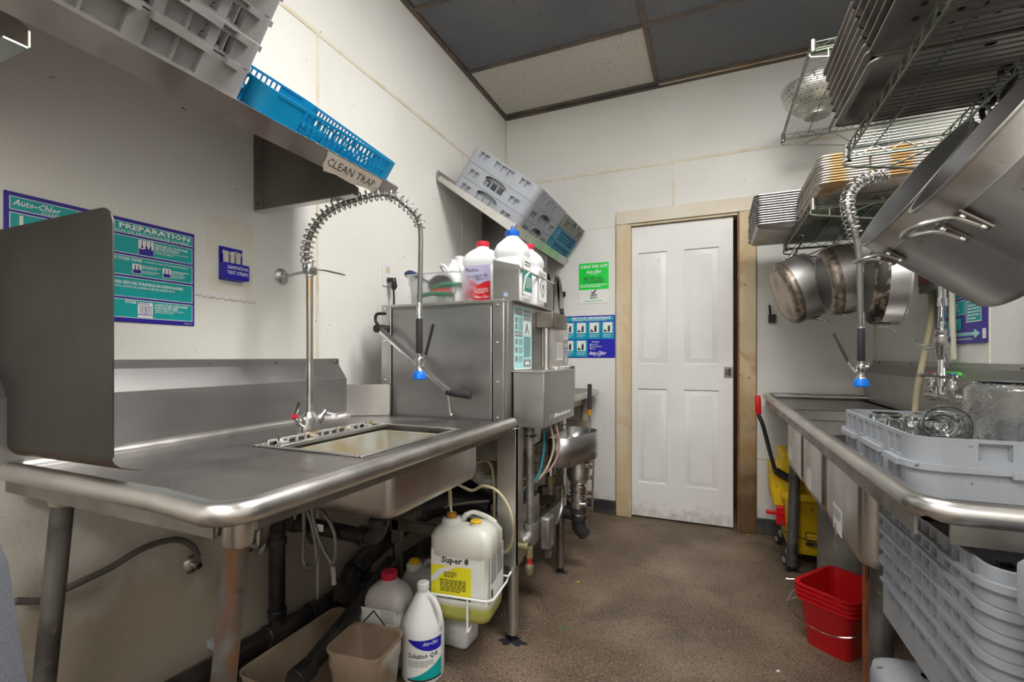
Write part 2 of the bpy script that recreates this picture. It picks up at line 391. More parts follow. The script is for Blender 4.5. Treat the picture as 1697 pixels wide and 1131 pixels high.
struct('ceiling_strip', G().box(-.33, XR-.03, YB-.046, YB-.034, ZC-.007, ZC+.002), casing, ceil)
for (j, i) in lights:
    x0, x1, y1, y0 = xs[j]+.014, xs[j+1]-.014, ty[i]-.014, ty[i+1]+.014
    t = thing('ceiling_and_fill_light', ('recessed fluorescent ceiling light above the middle of the aisle' if i == 3 else 'added unseen fill light panel in the ceiling behind the camera, left' if i == 6 else 'added unseen fill light panel in the ceiling at the front of the room, right'), 'light', ((x0+x1)/2, (y0+y1)/2, ZC))
    M = Matrix.Translation((-(x0+x1)/2, -(y0+y1)/2, -ZC))
    G().box(x0+.03, x1-.03, y0+.03, y1-.03, ZC+.012, ZC+.02).done('diffuser', lightm, t, M=M)
    g = G()
    for q in ((x0, x1, y0, y0+.03), (x0, x1, y1-.03, y1), (x0, x0+.03, y0+.03, y1-.03), (x1-.03, x1, y0+.03, y1-.03)): g.box(*q, ZC+.004, ZC+.022)
    g.done('light_frame', white_p, t, M=M)
# wall seams
n = 0
def strip(*a):
    global n; n += 1; struct('trim_%d' % n, G().box(*a), seam, bev=.001)
e = .003; hw = .006
for y in (-.97, .24, 1.45, 2.66): strip(XL, XL+e, y-hw, y+hw, 0, 2.435)
strip(XL, XL+e, YF, YB, 2.435, 2.452)
strip(XL, XL+e, 1.02-hw, 1.02+hw, 2.452, ZC-.01)
strip(XL+.003, XR-.003, YB-e, YB, 2.435, 2.452)
strip(-.24-hw, -.24+hw, YB-e, YB, 2.14, 2.435)
strip(XL+.001, XL+.012, YB-.012, YB-.001, .1, ZC-.01)
strip(XR-.012, XR-.001, YB-.012, YB-.001, .1, 2.435)
strip(XR-e, XR, 2.12-hw, 2.12+hw, 0, 2.435); strip(XR-e, XR, .9-hw, .9+hw, 0, 2.435)
strip(XR-e, XR, YF, YB, 2.435, 2.452)
strip(.26, XR-.01, YB-e, YB, .47, .482)
struct('baseboard_back', G().box(XL, -.625, YB-.012, YB, 0, .10), base_m, bev=.003)
struct('baseboard_back_right', G().box(.26, XR, YB-.012, YB, 0, .10), base_m, bev=.003)
struct('baseboard_left', G().box(XL, XL+.012, YF, YB-.012, 0, .10), base_m, bev=.003)
struct('baseboard_right', G().box(XR-.012, XR, YF, YB-.012, 0, .10), base_m, bev=.003)
# door
dr = thing('door_1', None, None, (0, YB, 0)); dr['kind'] = 'structure'
Md = Matrix.Translation((0, -YB, 0))
def dpart(name, g, m, par=dr, **k): return g.done(name, m, par, M=(Md if par is dr else Md), **k)
dpart('casing_board', G().box(-.623, -.533, YB-.022, YB-.0005, 0, 2.05), casing, bev=.004)
dpart('casing_board', G().box(.161, .257, YB-.022, YB-.0005, 0, 2.05), casing_r, bev=.004)
for x in (-.6265, -.5335, .1595, .2575): dpart('grime_line', G().box(x, x+.0035, YB-.014, YB-.0005, 0, 2.05), grime)
dpart('casing_board', G().box(-.623, .257, YB-.024, YB-.0005, 2.05, 2.14), casing_t, bev=.004)
dpart('door_jamb', G().box(-.533, -.521, YB-.015, YB+.1, 0, 2.045), casing)
dpart('door_jamb', G().box(.150, .161, YB-.015, YB+.1, 0, 2.045), woodm)
dpart('door_jamb', G().box(-.521, .150, YB-.015, YB+.1, 2.035, 2.045), casing)
x0, x1, z0, z1, yf, yk = -.519, .126, .012, 2.03, YB+.012, YB+.047
pn = [(-.474, -.283), (-.170, .040)]; pz = [(.245, .90), (1.07, 1.845)]
g = G(); X_ = [x0, pn[0][0], pn[0][1], pn[1][0], pn[1][1], x1]; Z_ = [z0, pz[0][0], pz[0][1], pz[1][0], pz[1][1], z1]
for i in range(5):
    for j in range(5):
        if i in (1, 3) and j in (1, 3): g.box(X_[i], X_[i+1], yf+.012, yk, Z_[j], Z_[j+1])
        else: g.box(X_[i], X_[i+1], yf, yk, Z_[j], Z_[j+1])
leaf = dpart('door_leaf', g, doorm)
for a, b_ in pn:
    for c, d in pz:
        g = G(); m1, m2 = .012, .040
        q = lambda m, y: [V(a+m, y, c+m), V(b_-m, y, c+m), V(b_-m, y, d-m), V(a+m, y, d-m)]
        g.grid([q(0, yf+.0125), q(m1, yf+.009), q(m2, yf+.001)], True); g.b.faces.new([g.b.verts.new(p) for p in q(m2, yf+.001)])
        o = g.done('door_panel', doorm, leaf, M=Md)
g = G(); g.box(.072, .122, yf-.004, yf, .985, 1.055); o = g.done('latch_plate', steel_d, leaf, M=Md, bev=.002)
g = G(); g.box(.085, .092, yf-.009, yf-.004, 1.0, 1.04); g.box(.098, .110, yf-.006, yf-.004, .997, 1.043); g.done('latch_pull', ink, leaf, M=Md)
# ---------------------------------------------------------------- dish racks
def side_geo(g, H, cells, za, zb, ledges=(), arch=None, back=.013):
    """one wall in the plane x = .25, y -.21...21; cells (y0, y1, kind) are windows between za and zb"""
    T = .006
    g.box(.25-T, .25, -.21, .21, 0, za); y = -.21
    for a, b_, k in cells:
        if a > y: g.box(.25-T, .25, y, a, za, zb)
        if k == 'P': g.box(.25-back-.002, .25-back, a, b_, za, zb)
        g.box(.25-back, .25-T, a-.002, a+.001, za, zb); g.box(.25-back, .25-T, b_-.001, b_+.002, za, zb)
        g.box(.25-back, .25-T, a, b_, za-.002, za+.001); y = b_
    if y < .21: g.box(.25-T, .25, y, .21, za, zb)
    if arch:
        a, b_, top = arch; g.box(.25-T, .25, -.21, a, zb, H); g.box(.25-T, .25, b_, .21, zb, H)
        pts = [V(.25, a, zb)]+[V(.25, a+(b_-a)*(1-math.cos(t))/2, zb+(top-zb)*math.sin(t)**.6) for t in [pi*k/10 for k in range(1, 10)]]+[V(.25, b_, zb)]
        for p, q in zip(pts, pts[1:]): g.prism([p, q, V(.25, q.y, H), V(.25, p.y, H)], (-T, 0, 0))
        g.tube([p+V(.002, 0, 0) for p in pts], .0025, 6); g.box(.224, .226, a, b_, zb, H-.003)
    else: g.box(.25-T, .25, -.21, .21, zb, H)
    for (a, b_, c, d, p) in ledges: g.box(.25-.001, .25+p, a, b_, c, d)
def corner_geo(g, H, z0=0, r=.04, pr=0, T=.006):
    for sx, sy in ((1, 1), (-1, 1), (-1, -1), (1, -1)):
        rows = []
        for k in range(7):
            a = pi/2*k/6; c, s = math.cos(a), math.sin(a)
            f = lambda q, z: V(sx*(.21+q*c), sy*(.21+q*s), z)
            rows.append([f(r+pr, z0), f(r+pr, H), f(r-T, H), f(r-T, z0)])
        g.grid(rows, True, cap=True)
def base_geo(g, n=9, z=.003, h=.008):
    for i in range(n):
        a = -.21+.42*i/(n-1)
        g.box(-.245, .245, a-.003, a+.003, z, z+h); g.box(a-.003, a+.003, -.245, .245, z, z+h)
def make_rack(label, m, H=.1, cells=(), za=.03, zb=.07, ledges=(), arch=None, group=None, cat='dish rack', base=True, corner_ledge=None):
    t = thing('dish_rack', label, cat, group=group)
    for k in range(4):
        g = G(); side_geo(g, H, cells, za, zb, ledges, arch); g.done('side_wall', m, t, M=Matrix.Rotation(k*pi/2, 4, 'Z'))
    g = G(); corner_geo(g, H)
    if corner_ledge: corner_geo(g, corner_ledge[1], corner_ledge[0], pr=corner_ledge[2])
    g.done('corner_posts', m, t)
    if base: g = G(); base_geo(g); g.done('base_grid', m, t)
    return t
CW = [(a, b, c) for a, b, c in [(-.185, -.155, 'P'), (-.150, -.120, 'P'), (-.070, -.028, 'P'), (-.022, .020, 'P'), (.026, .068, 'P'), (.120, .150, 'P'), (.155, .185, 'P')]]
CO = [(a, b, 'O' if i in (2, 3, 4) else 'P') for i, (a, b, c) in enumerate(CW)]
CN = [(-.20, -.185, 'P'), (-.175, -.152, 'O'), (-.147, -.124, 'P'), (-.10, -.06, 'P'), (-.055, -.015, 'O'), (-.01, .03, 'P'), (.035, .06, 'O'), (.085, .11, 'P'), (.115, .14, 'P'), (.165, .195, 'O')]
# ---------------------------------------------------------------- slanted rack shelves on the left wall
SL = R_(37); cu, su = math.cos(SL), math.sin(SL)
UP = V(-cu, 0, su); NR = V(su, 0, cu)
def slant_shelf(name, label, lx, lz, y0, y1, brackets, bz):
    """lip foot at (lx, lz); the sheet rises towards the wall"""
    t = thing(name, label, 'shelf', (lx, (y0+y1)/2, lz)); M = Matrix.Translation((-lx, -(y0+y1)/2, -lz))
    o = V(lx, 0, lz); d = (XL+.012-lx)/-cu; th = .003
    pr = [o+NR*.052-UP*0, o-UP*.002, o+UP*.0, o+UP*.03+NR*0]
    poly = [o+NR*.052, o, o+UP*d, o+UP*d+V(0, 0, .06), o+UP*d+V(.003, 0, .06), o+UP*d+V(.003, 0, 0)+NR*th, o+UP*th+NR*th, o+UP*th+NR*.050, o+UP*.018+NR*.050, o+UP*.018+NR*.053]
    G().prism([V(p.x, y0, p.z) for p in poly], (0, y1-y0, 0)).done('shelf_sheet', steel_w, t, M=M)
    g = G()
    for y in (y0, y1-.002): g.prism([V(p.x, y, p.z) for p in (o+NR*th, o+UP*d+NR*th, o+UP*d+NR*.03, o+NR*.052)], (0, .002, 0))
    g.done('end_flange', steel_w, t, M=M)
    for y in brackets:
        zt = lz-.004+(lx+.005-XL)*su/cu
        b_ = G().prism([V(XL+.001, y, bz), V(lx-.008, y, bz), V(lx-.008, y, lz-.006), V(XL+.001, y, zt-.01)], (0, .003, 0)).done('bracket', steel_g2, t, M=M)
        g = G(); g.box(XL+.001, lx-.008, y-.03, y, bz-.003, bz); g.box(XL+.001, XL+.004, y-.03, y, bz, zt-.01)
        g.done('bracket_flange', steel_w, b_, M=M)
        g = G()
        for q in (.03, .20): g.lathe([(0, .006), (.004, .005), (.006, .001), (.006, 0)], (XL+.004, y-.015, bz+q), (1, 0, 0), 10)
        g.done('bracket_screws', steel_d, b_, M=M)
    return t
steel_g2 = mat('steel_bracket', (.24, .225, .21), .36, 1, c2=(.32, .30, .28), ns=3, rv=.12)
sh1 = slant_shelf('rack_shelf', 'long slanted stainless rack shelf at upper left under the grey and bright blue racks', -1.034, 1.668, -.55, 1.345, (.40, 1.188), 1.634)
sh2 = slant_shelf('rack_shelf', 'slanted stainless rack shelf in the far left corner above the dishwasher', -1.0, 1.795, 2.34, 3.335, (2.96,), 1.60)
# handwritten tape on the lip of the near shelf
tp = thing('tape_label', 'strip of torn masking tape marked CLEAN TRAP on the shelf lip', 'label', (-1.034, 1.12, 1.68)); tp.matrix_world = Matrix.Identity(4)
o = V(-1.034, 1.02, 1.668)+NR*.050+V(cu, 0, -su)*.0010
sg = Sign(flat(o, (0, 1, 0), NR, V(cu, 0, -su)), tp)
sg.poly('tape', tape_m, [(0, 0), (.24, .002), (.243, .030), (.236, .052), (.19, .049), (.13, .057), (.06, .053), (.018, .058), (.004, .04), (.007, .022)], 0)
sg.text('CLEAN TRAP.', ink, .014, .038, .024, .21, bold=-.004)
sg.done()
def on_shelf(lx, lz, y, h, rz=0, up=.254):
    o = V(lx, y, lz)+UP*up+NR*(.014+h); M = Matrix.Translation(o) @ Matrix.Rotation(SL, 4, 'Y') @ Matrix.Rotation(rz, 4, 'Z'); return M
# tall stack, near shelf
lab1 = ['lowest grey rack of the tall stack on the near shelf, resting on the lip', 'second rack up in the tall grey stack on the near shelf', 'third rack up in the tall grey stack on the near shelf', 'fourth rack up in the tall grey stack on the near shelf', 'fifth rack up in the tall grey stack on the near shelf', 'sixth rack up in the tall grey stack, cut by the top of the picture']
rk = make_rack(lab1[0], rack_w, .105, [(-.19, -.13, 'P'), (-.125, -.065, 'P'), (-.06, 0, 'P'), (.035, .085, 'P'), (.09, .135, 'P')], .045, .095, [(-.20, .010, .098, .112, .016), (.03, .14, .096, .110, .018), (.175, .21, .096, .110, .016)], group='grey racks stacked on the near shelf')
rk.matrix_world = on_shelf(-1.034, 1.668, .51, 0)
cn2 = [(-.195, -.14, 'P'), (-.135, -.08, 'P'), (-.075, -.02, 'P'), (-.008, .010, 'O'), (.013, .031, 'O'), (.05, .09, 'P'), (.095, .13, 'P'), (.150, .164, 'O'), (.167, .181, 'O')]
rk2 = make_rack(lab1[1], rack_w, .058, cn2, .006, .042, [(-.205, .005, .046, .059, .017), (.040, .140, .044, .057, .019), (.175, .21, .044, .057, .017), (-.21, .21, .055, .059, .010)], group='grey racks stacked on the near shelf')
rk2.matrix_world = on_shelf(-1.034, 1.668, .51, .108)
for k in range(4): dup(rk2, M=on_shelf(-1.034, 1.668, .51, .108+.060*(k+1)), label=lab1[k+2])
# blue open rack
bt = thing('glass_rack', 'bright blue open lattice rack on the near shelf lip', 'dish rack')
def hexside(g, y0, y1, z0, z1, x, cell=.036, T=.0032):
    """two offset rows of hexagon cells drawn as bars"""
    W = cell; n = int((y1-y0)/W); W = (y1-y0)/n; h = (z1-z0)
    L = []
    for i in range(n+1):
        y = y0+i*W
        L += [((y, z0), (y+W*.0, z0+h*.12))]
        if i < n:
            L += [((y, z0+h*.12), (y+W*.25, z0+h*.30)), ((y+W, z0+h*.12), (y+W*.75, z0+h*.30)), ((y+W*.25, z0+h*.30), (y+W*.25, z0+h*.52)), ((y+W*.75, z0+h*.30), (y+W*.75, z0+h*.52)),
                  ((y+W*.25, z0+h*.30), (y+W*.75, z0+h*.30)), ((y+W*.25, z0+h*.52), (y, z0+h*.68)), ((y+W*.75, z0+h*.52), (y+W, z0+h*.68)), ((y, z0+h*.68), (y, z0+h))]
            L += [((y+W*.25, z0+h*.52), (y+W*.5, z0+h*.66)), ((y+W*.75, z0+h*.52), (y+W*.5, z0+h*.66)), ((y+W*.5, z0+h*.66), (y+W*.5, z0+h))]
    for (a, b_), (c, d) in L:
        u = V(0, c-a, d-b_)
        if u.length < 1e-4: continue
        q = V(0, -u.z, u.y).normalized()*T/2; A = V(x, a, b_); B = V(x, c, d)
        g.prism([A-q, B-q, B+q, A+q], (-.005, 0, 0))
for k in range(4):
    g = G(); H = .100; L0 = -.21
    g.box(.244, .25, L0, .21, 0, .016); g.box(.242, .252, L0, .21, H-.008, H); g.box(.244, .25, L0, -.13, .016, H-.008); g.box(.244, .25, .195, .21, .016, H-.008)
    hexside(g, -.13, .195, .014, H-.006, .25); g.done('side_wall', rack_b, bt, M=Matrix.Rotation(k*pi/2, 4, 'Z'))
g = G(); corner_geo(g, H); g.done('corner_posts', rack_b, bt)
g = G(); base_geo(g); g.done('base_grid', rack_b, bt)
g = G()
for i in range(5):
    a = -.16+.08*i; g.box(a-.001, a+.001, -.24, .24, .03, .04); g.box(-.24, .24, a-.001, a+.001, .03, .04)
g.done('dividers', rack_b, bt)
bt.matrix_world = on_shelf(-1.034, 1.668, 1.045, .002) @ Matrix.Scale(1.04, 4, V(0, 1, 0))
# far shelf: three stacks
def far_stack(y, ks, sc=1):
    for h, proto, label, mt in ks:
        M = on_shelf(-1.0, 1.795, y, h) @ Matrix.Scale(sc, 4, V(0, 1, 0))
        if proto is None: continue
        dup(proto, M=M, label=label, mats=mt)
cr = make_rack('light grey rack, lowest of the first stack on the far shelf', rack_g, .088, CW, .022, .058, arch=(-.078, .078, .084), group='racks on the far shelf')
S1y, S2y = 2.605, 3.085
cr['label'] = 'light grey rack, lowest of the near stack on the far shelf'
cr.matrix_world = on_shelf(-1.0, 1.795, S1y, 0)
cr2 = make_rack('middle light grey rack of the far shelf, with an open handle arch', rack_g, .088, CO, .022, .058, arch=(-.078, .078, .084), group='racks on the far shelf')
cr2.matrix_world = on_shelf(-1.0, 1.795, S1y, .090)
cr3 = make_rack('topmost light grey rack of the near stack on the far shelf', rack_g, .088, CW, .040, .078, group='racks on the far shelf')
cr3.matrix_world = on_shelf(-1.0, 1.795, S1y, .180)
dup(cr2, M=on_shelf(-1.0, 1.795, S2y, .176) @ Matrix.Scale(.94, 4, V(0, 1, 0)), label='single dull grey rack resting on two dark blue racks on the far shelf', mats={rack_g: rack_v})
b2 = thing('glass_rack', 'lower dark blue lattice rack at the far end of the far shelf', 'dish rack', group='racks on the far shelf')
for k in range(4):
    g = G(); H = .085
    g.box(.244, .25, -.21, .21, 0, .014); g.box(.242, .252, -.21, .21, H-.008, H); g.box(.244, .25, -.21, -.17, .014, H-.008); g.box(.244, .25, .17, .21, .014, H-.008); g.box(.238, .240, -.17, .17, .02, .07)
    hexside(g, -.17, .17, .014, H-.006, .25); g.done('side_wall', rack_b2, b2, M=Matrix.Rotation(k*pi/2, 4, 'Z'))
g = G(); corner_geo(g, H); g.done('corner_posts', rack_b2, b2)
g = G(); base_geo(g); g.done('base_grid', rack_b2, b2)
b2.matrix_world = on_shelf(-1.0, 1.795, S2y, 0) @ Matrix.Scale(.94, 4, V(0, 1, 0))
dup(b2, M=on_shelf(-1.0, 1.795, S2y, .088) @ Matrix.Scale(.94, 4, V(0, 1, 0)), label='upper dark blue lattice rack directly under the single dull grey rack')
# ---------------------------------------------------------------- soiled dish table, left
tb = thing('dish_table', 'stainless dish table along the left wall with rolled front edge and drop-in sink', 'table', (-1.1, 1.08, 0))
Mt = Matrix.Translation((1.1, -1.08, 0))
def tp_(name, g, m, par=tb, **k): return g.done(name, m, par, M=Mt, **k)
TX0, TX1, TY0, TY1, TZ = -1.433, -.72, .52, 1.655, .868
hx0, hx1, hy0, hy1 = -1.175, -.815, .945, 1.41
g = G()
for q in ((TX0, hx0, TY0, TY1), (hx1, TX1, TY0, TY1), (hx0, hx1, TY0, hy0), (hx0, hx1, hy1, TY1)): g.box(*q, TZ-.003, TZ)
tp_('tabletop', g, steel_h)
# rolled edge: left end then front
R0 = .021
pts = [V(XL+.03, TY0, TZ-.002)]+[V(x, TY0, TZ-.002) for x in (-1.2, -.9)]
cx0, cy0, rr = TX1-.035, TY0+.035, .05
pts += [V(cx0+rr*math.sin(a), cy0-.015-rr*math.cos(a)+.015, TZ-.002) for a in [pi/2*k/8 for k in range(9)]]
pts += [V(TX1+.015, y, TZ-.002) for y in (.8, 1.2, TY1)]
tp_('rolled_edge', G().tube(pts, R0, 16), steel_w)
g = G(); g.box(TX1-.005, TX1+.001, TY0+.05, TY1, TZ-.045, TZ-.01); g.box(XL+.03, TX1-.04, TY0, TY0+.004, TZ-.05, TZ-.01)
tp_('apron', g, steel_d)
prof = [(-1.433, TZ-.003), (-1.433, 1.028), (-1.476, 1.088), (-1.476, 1.113), (-1.481, 1.113), (-1.481, 1.086), (-1.438, 1.026), (-1.438, TZ-.003)]
tp_('backsplash', G().prism([V(x, .50, z) for x, z in prof], (0, 1.562-.50, 0)), steel, ang=18)
tp_('backsplash_end', G().prism([V(x, 1.560, z) for x, z in ((-1.434, TZ), (-1.434, 1.027), (-1.477, 1.087), (-1.481, 1.087), (-1.481, TZ))], (0, .002, 0)), steel)
g = G(); rows = [[V(TX0+.022*(1-math.sin(a)), y, TZ+.022*(1-math.cos(a))) for a in [pi/2*k/6 for k in range(7)]] for y in (TY0, 1.562)]
tp_('cove', g.grid(rows), steel_w)
g = G()
for y in (.62, 1.0, 1.245, 1.54): g.lathe([(0, .005), (.004, .004), (.0065, 0)], (-1.476, y, 1.102), (1, 0, 0), 10)
tp_('splash_screws', g, steel_d)
a, b_ = V(-1.434, 1.563, 0), V(-1.275, 1.650, 0); nn = V(.09, -.16, 0).normalized()*.003
tp_('side_upstand', G().prism([a+V(0, 0, TZ), b_+V(0, 0, TZ), b_+V(0, 0, .995), b_+V(-.008, -.004, 1.003), a+V(0, 0, 1.003)], nn), steel_w, bev=.001)
g = G(); g.tube([a+nn+V(0, 0, TZ+.006), b_+nn+V(0, 0, TZ+.006)], .008, 8); tp_('upstand_cove', g, steel_w)
# drop-in sink
g = G()
bx0, bx1, by0, by1, bz = -1.20, -.737, .955, 1.44, .70
g.rrect([((bx0+bx1)/2, (by0+by1)/2, (bx1-bx0)/2, (by1-by0)/2, .03, TZ-.012), ((bx0+bx1)/2, (by0+by1)/2, (bx1-bx0)/2, (by1-by0)/2, .03, bz+.035),
         ((bx0+bx1)/2, (by0+by1)/2, (bx1-bx0)/2-.008, (by1-by0)/2-.008, .035, bz+.01), ((bx0+bx1)/2, (by0+by1)/2, (bx1-bx0)/2-.03, (by1-by0)/2-.03, .03, bz), ((bx0+bx1)/2, (by0+by1)/2, .02, .02, .01, bz)])
sk = tp_('sink_bowl', g, steel_w, ang=60)
g = G()
for q in ((hx0-.018, hx0, hy0-.018, hy1+.018), (hx1, hx1+.012, hy0-.018, hy1+.018), (hx0, hx1, hy0-.018, hy0), (hx0, hx1, hy1, hy1+.018)): g.box(*q, TZ, TZ+.005)
tp_('sink_rim', g, steel_w, bev=.002)
g = G()       # liner walls inside the opening
for q in ((hx0, hx0+.002, hy0, hy1), (hx1-.002, hx1, hy0, hy1), (hx0, hx1, hy0, hy0+.002), (hx0, hx1, hy1-.002, hy1)): g.box(*q, TZ-.05, TZ)
tp_('sink_throat', g, steel_d)
g = G(); q = .052  # divider rail parallel to the wall
g.box(hx0+q, hx0+q+.022, hy0, hy1, TZ-.006, TZ+.006); tp_('rack_rail', g, steel_w, bev=.002)
# slotted plastic guide strip at the back of the opening
g = G(); sy = hy0+.01
g.box(hx0+.004, hx0+.010, sy, hy1-.01, TZ+.010, TZ+.014); g.box(hx0+.004, hx0+.010, sy, hy1-.01, TZ-.014, TZ-.008)
y = sy
while y < hy1-.01: g.box(hx0+.004, hx0+.012, y, y+.005, TZ-.014, TZ+.014); y += .034
for y in (sy+.03, sy+.15, sy+.31, sy+.40): g.box(hx0+.004, hx0+.030, y, y+.022, TZ-.002, TZ+.006); g.box(hx0+.004, hx0+.012, y, y+.022, TZ-.014, TZ+.014)
g_pl = mat('stained_strip', (.56, .57, .55), .45, c2=(.45, .28, .10), ns=13, lo=.58, hi=.68)
tp_('slotted_strip', g, g_pl)
# tray (strainer pan) hanging in the opening
g = G(); x0, x1, y0, y1 = hx0+.085, hx1-.012, hy0+.012, hy1-.035
cx, cy = (x0+x1)/2, (y0+y1)/2
g.rrect([(cx, cy, (x1-x0)/2+.008, (y1-y0)/2+.008, .02, TZ-.012), (cx, cy, (x1-x0)/2, (y1-y0)/2, .02, TZ-.014), (cx, cy, (x1-x0)/2-.012, (y1-y0)/2-.012, .03, TZ-.085), (cx, cy, (x1-x0)/2-.03, (y1-y0)/2-.03, .03, TZ-.092), (cx, cy, .01, .01, .005, TZ-.092)])
tp_('strainer_pan', g, g_pl if False else mat('pan_pale', (.36, .365, .33), .4, c2=(.30, .24, .14), ns=7))
g = G()
for i in range(9): g.tube([V(cx-.08+.02*i, cy-.10, TZ-.075), V(cx-.08+.02*i, cy+.10, TZ-.075)], .0013, 5)
for i in range(11): g.tube([V(cx-.08, cy-.10+.02*i, TZ-.073), V(cx+.08, cy-.10+.02*i, TZ-.073)], .0013, 5)
tp_('strainer_grid', g, white_p)
g = G(); g.box(cx+.03, cx+.05, cy-.01, cy+.03, TZ-.071, TZ-.066); tp_('blue_sponge_piece', g, bluecap, bev=.002)
# under frame and legs
g = G(); g.prism([V(XL+.10, TY0+.03, .846), V(TX1-.06, TY0+.03, .846), V(TX1-.075, TY0+.03, .806), V(XL+.135, TY0+.03, .806)], (0, .05, 0)); tp_('hat_channel', g, steel_d)
g = G(); g.box(TX1-.09, TX1-.045, TY0+.08, .95, .825, .85); tp_('front_channel', g, steel_d)
def leg(x, y, dx, dy, ms):
    top = V(x, y, .848); bot = V(x+dx, y+dy, .0); k = (top-bot).normalized()
    l = tp_('leg', G().cyl(bot+k*.03, top, .0205, n=18), ms)
    g = G(); g.tube([top-k*.060, top-k*.056, top-k*.004, top], [.0225, .0255, .0265, .0265], 18); g.done('leg_socket', steel_w, l, M=Mt)
    g = G(); g.tube([bot, bot+k*.010, bot+k*.03, bot+k*.05], [.016, .02, .0225, .0225], 16); g.done('foot', black, l, M=Mt)
leg(-.768, .575, -.075, -.035, rust); leg(-1.335, .575, -.09, -.03, leg_dk)
# ---------------------------------------------------------------- splash guard
sgd = thing('splash_guard', 'tall dark stainless splash guard with curved foot at the near end of the dish table', 'splash guard', (-1.25, .52, .89)); Mg = Matrix.Translation((1.25, -.52, -.89))
x1, zt = -1.035, 1.405
top = [V(x1-.035+.035*math.sin(a), .515, zt-.035+.035*math.cos(a)) for a in [pi/2*k/6 for k in range(7)]]
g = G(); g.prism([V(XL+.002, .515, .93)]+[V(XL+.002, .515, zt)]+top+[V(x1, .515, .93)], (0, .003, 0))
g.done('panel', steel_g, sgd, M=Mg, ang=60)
g = G(); rows = []
for x in (XL+.002, -1.3, -1.2, x1):
    f = .55+.45*(x-XL)/(x1-XL)
    rows.append([V(x, .515+.065*f*(1-math.cos(a)), .93-.035*math.sin(a)*1.0) for a in [R_(78)*k/7 for k in range(8)]])
g.grid(rows)
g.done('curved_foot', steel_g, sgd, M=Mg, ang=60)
# ---------------------------------------------------------------- pre-rinse faucet, left
def helix(path, r, turns_per_m, n=12):
    out = []; up = None; s = 0; L = 0
    for i, p in enumerate(path):
        t = ((path[i+1] if i < len(path)-1 else p)-(path[i-1] if i else p)).normalized()
        if up is None: up = t.orthogonal().normalized()
        up = (up-t*up.dot(t)).normalized(); q = t.cross(up)
        if i: s += (p-path[i-1]).length
        a = 2*pi*turns_per_m*s if not callable(turns_per_m) else 2*pi*turns_per_m(s)
        out.append(p+r*(math.cos(a)*up+math.sin(a)*q))
    return out
def dense(pts, step=.0018):
    sp = spline(pts, 40); out = [sp[0]]
    for p in sp[1:]:
        d = (p-out[-1]).length
        while d >= step:
            out.append(out[-1]+(p-out[-1])*(step/d)); d = (p-out[-1]).length
    return out
def spray_head(t, p, lever, lev_len=.095, handle=.105):
    """p = top of the black grip; the head hangs straight down"""
    x, y, z = p
    G().lathe([(.011, 0), (.0115, -.002), (.0115, -handle+.004), (.010, -handle)], p, n=18).done('grip', rubber, t)
    g = G(); g.lathe([(.0085, .055), (.0095, .052), (.0095, .004), (.0115, .003), (.0115, -.001)], p, n=16)
    g.done('hose_ferrule', chrome, t)
    q = V(x, y, z-handle)
    g = G(); g.lathe([(.007, .004), (.007, -.008), (.012, -.012), (.015, -.022), (.012, -.032), (.009, -.044), (.012, -.054), (.016, -.060)], q, n=16)
    l = Vector(lever).normalized(); s = V(-l.y, l.x, 0)
    g.tube([q+V(0, 0, -.018), q-l*.022+V(0, 0, -.020)], .006, 8)
    g.tube([q+V(0, 0, -.020)-l*.004, q-l*.022+V(0, 0, -.014), q-l*.024+V(0, 0, -.006)], .005, 8)
    g.done('valve_body', chrome_d, t)
    g = G(); a = q+l*.014+V(0, 0, -.034); g.cyl(q+V(0, 0, -.036), a, .006, n=10); g.tube([a+V(0, 0, -.008), a+l*.006, a+l*.016+V(0, 0, .018), a+l*.024+V(0, 0, .038)], .0045, 8)
    lv = g.done('squeeze_lever', chrome_d, t)
    G().tube([a+l*.022+V(0, 0, .030), a+l*(.025+lev_len*.32)+V(0, 0, .034+lev_len*.8)], .005, 8).done('lever_grip', rubber, lv)
    G().lathe([(.006, -.058), (.017, -.060), (.019, -.066), (.022, -.070), (.023, -.086), (.020, -.089), (0, -.089)], q, n=22).done('spray_nozzle', bluen, t)
pf = thing('pre_rinse_faucet', 'pre-rinse faucet with coiled spring hose on the left dish table', 'faucet'); 
b0 = V(-1.215, 1.155, TZ)
g = G(); g.lathe([(.033, 0), (.033, .006), (.027, .010), (.027, .050), (.020, .062), (.013, .072)], b0, n=24, sx=.85, sy=1.3)
fb = g.done('faucet_body', chrome_d, pf, ang=50)
for sgn, capm, nm, dy, dz in ((-1, redcap, 'hot_handle', .040, .050), (1, chrome_d, 'cold_handle', .045, .055)):
    k = V(.012, sgn*.72, .62).normalized(); a = b0+V(0, sgn*.012, .022)
    h = G().tube([a, a+k*.028, a+k*.029, a+k*.044, a+k*.045, a+k*.06], [.013, .013, .017, .016, .009, .009], 14).done(nm, chrome_d, pf)
    e_ = a+k*.062
    G().cyl(e_-k*.001, e_+k*.008, .0105, n=14).done('index_button', capm, h)
    l2 = V(.25, .25, 1).normalized() if sgn < 0 else V(.75, .4, -.25).normalized()
    G().tube([e_+k*.002, e_+k*.004+l2*.025, e_+k*.004+l2*.045], [.0045, .005, .0065], 8).done('lever', chrome, h)
rz = 1.402
G().tube([b0+V(0, 0, .05), V(b0.x, b0.y, 1.10)], .0115, 14).done('riser_foot', chrome_d, pf)
G().tube([V(b0.x, b0.y, 1.10), V(b0.x, b0.y, rz)], .0105, 14).done('riser', brass, pf)
g = G(); g.box(b0.x-.014, b0.x+.014, b0.y-.018, b0.y+.020, rz-.012, rz+.010); g.cyl(V(b0.x, b0.y, rz-.02), V(b0.x, b0.y, rz+.025), .013)
g.done('riser_clamp', chrome_d, pf, bev=.003)
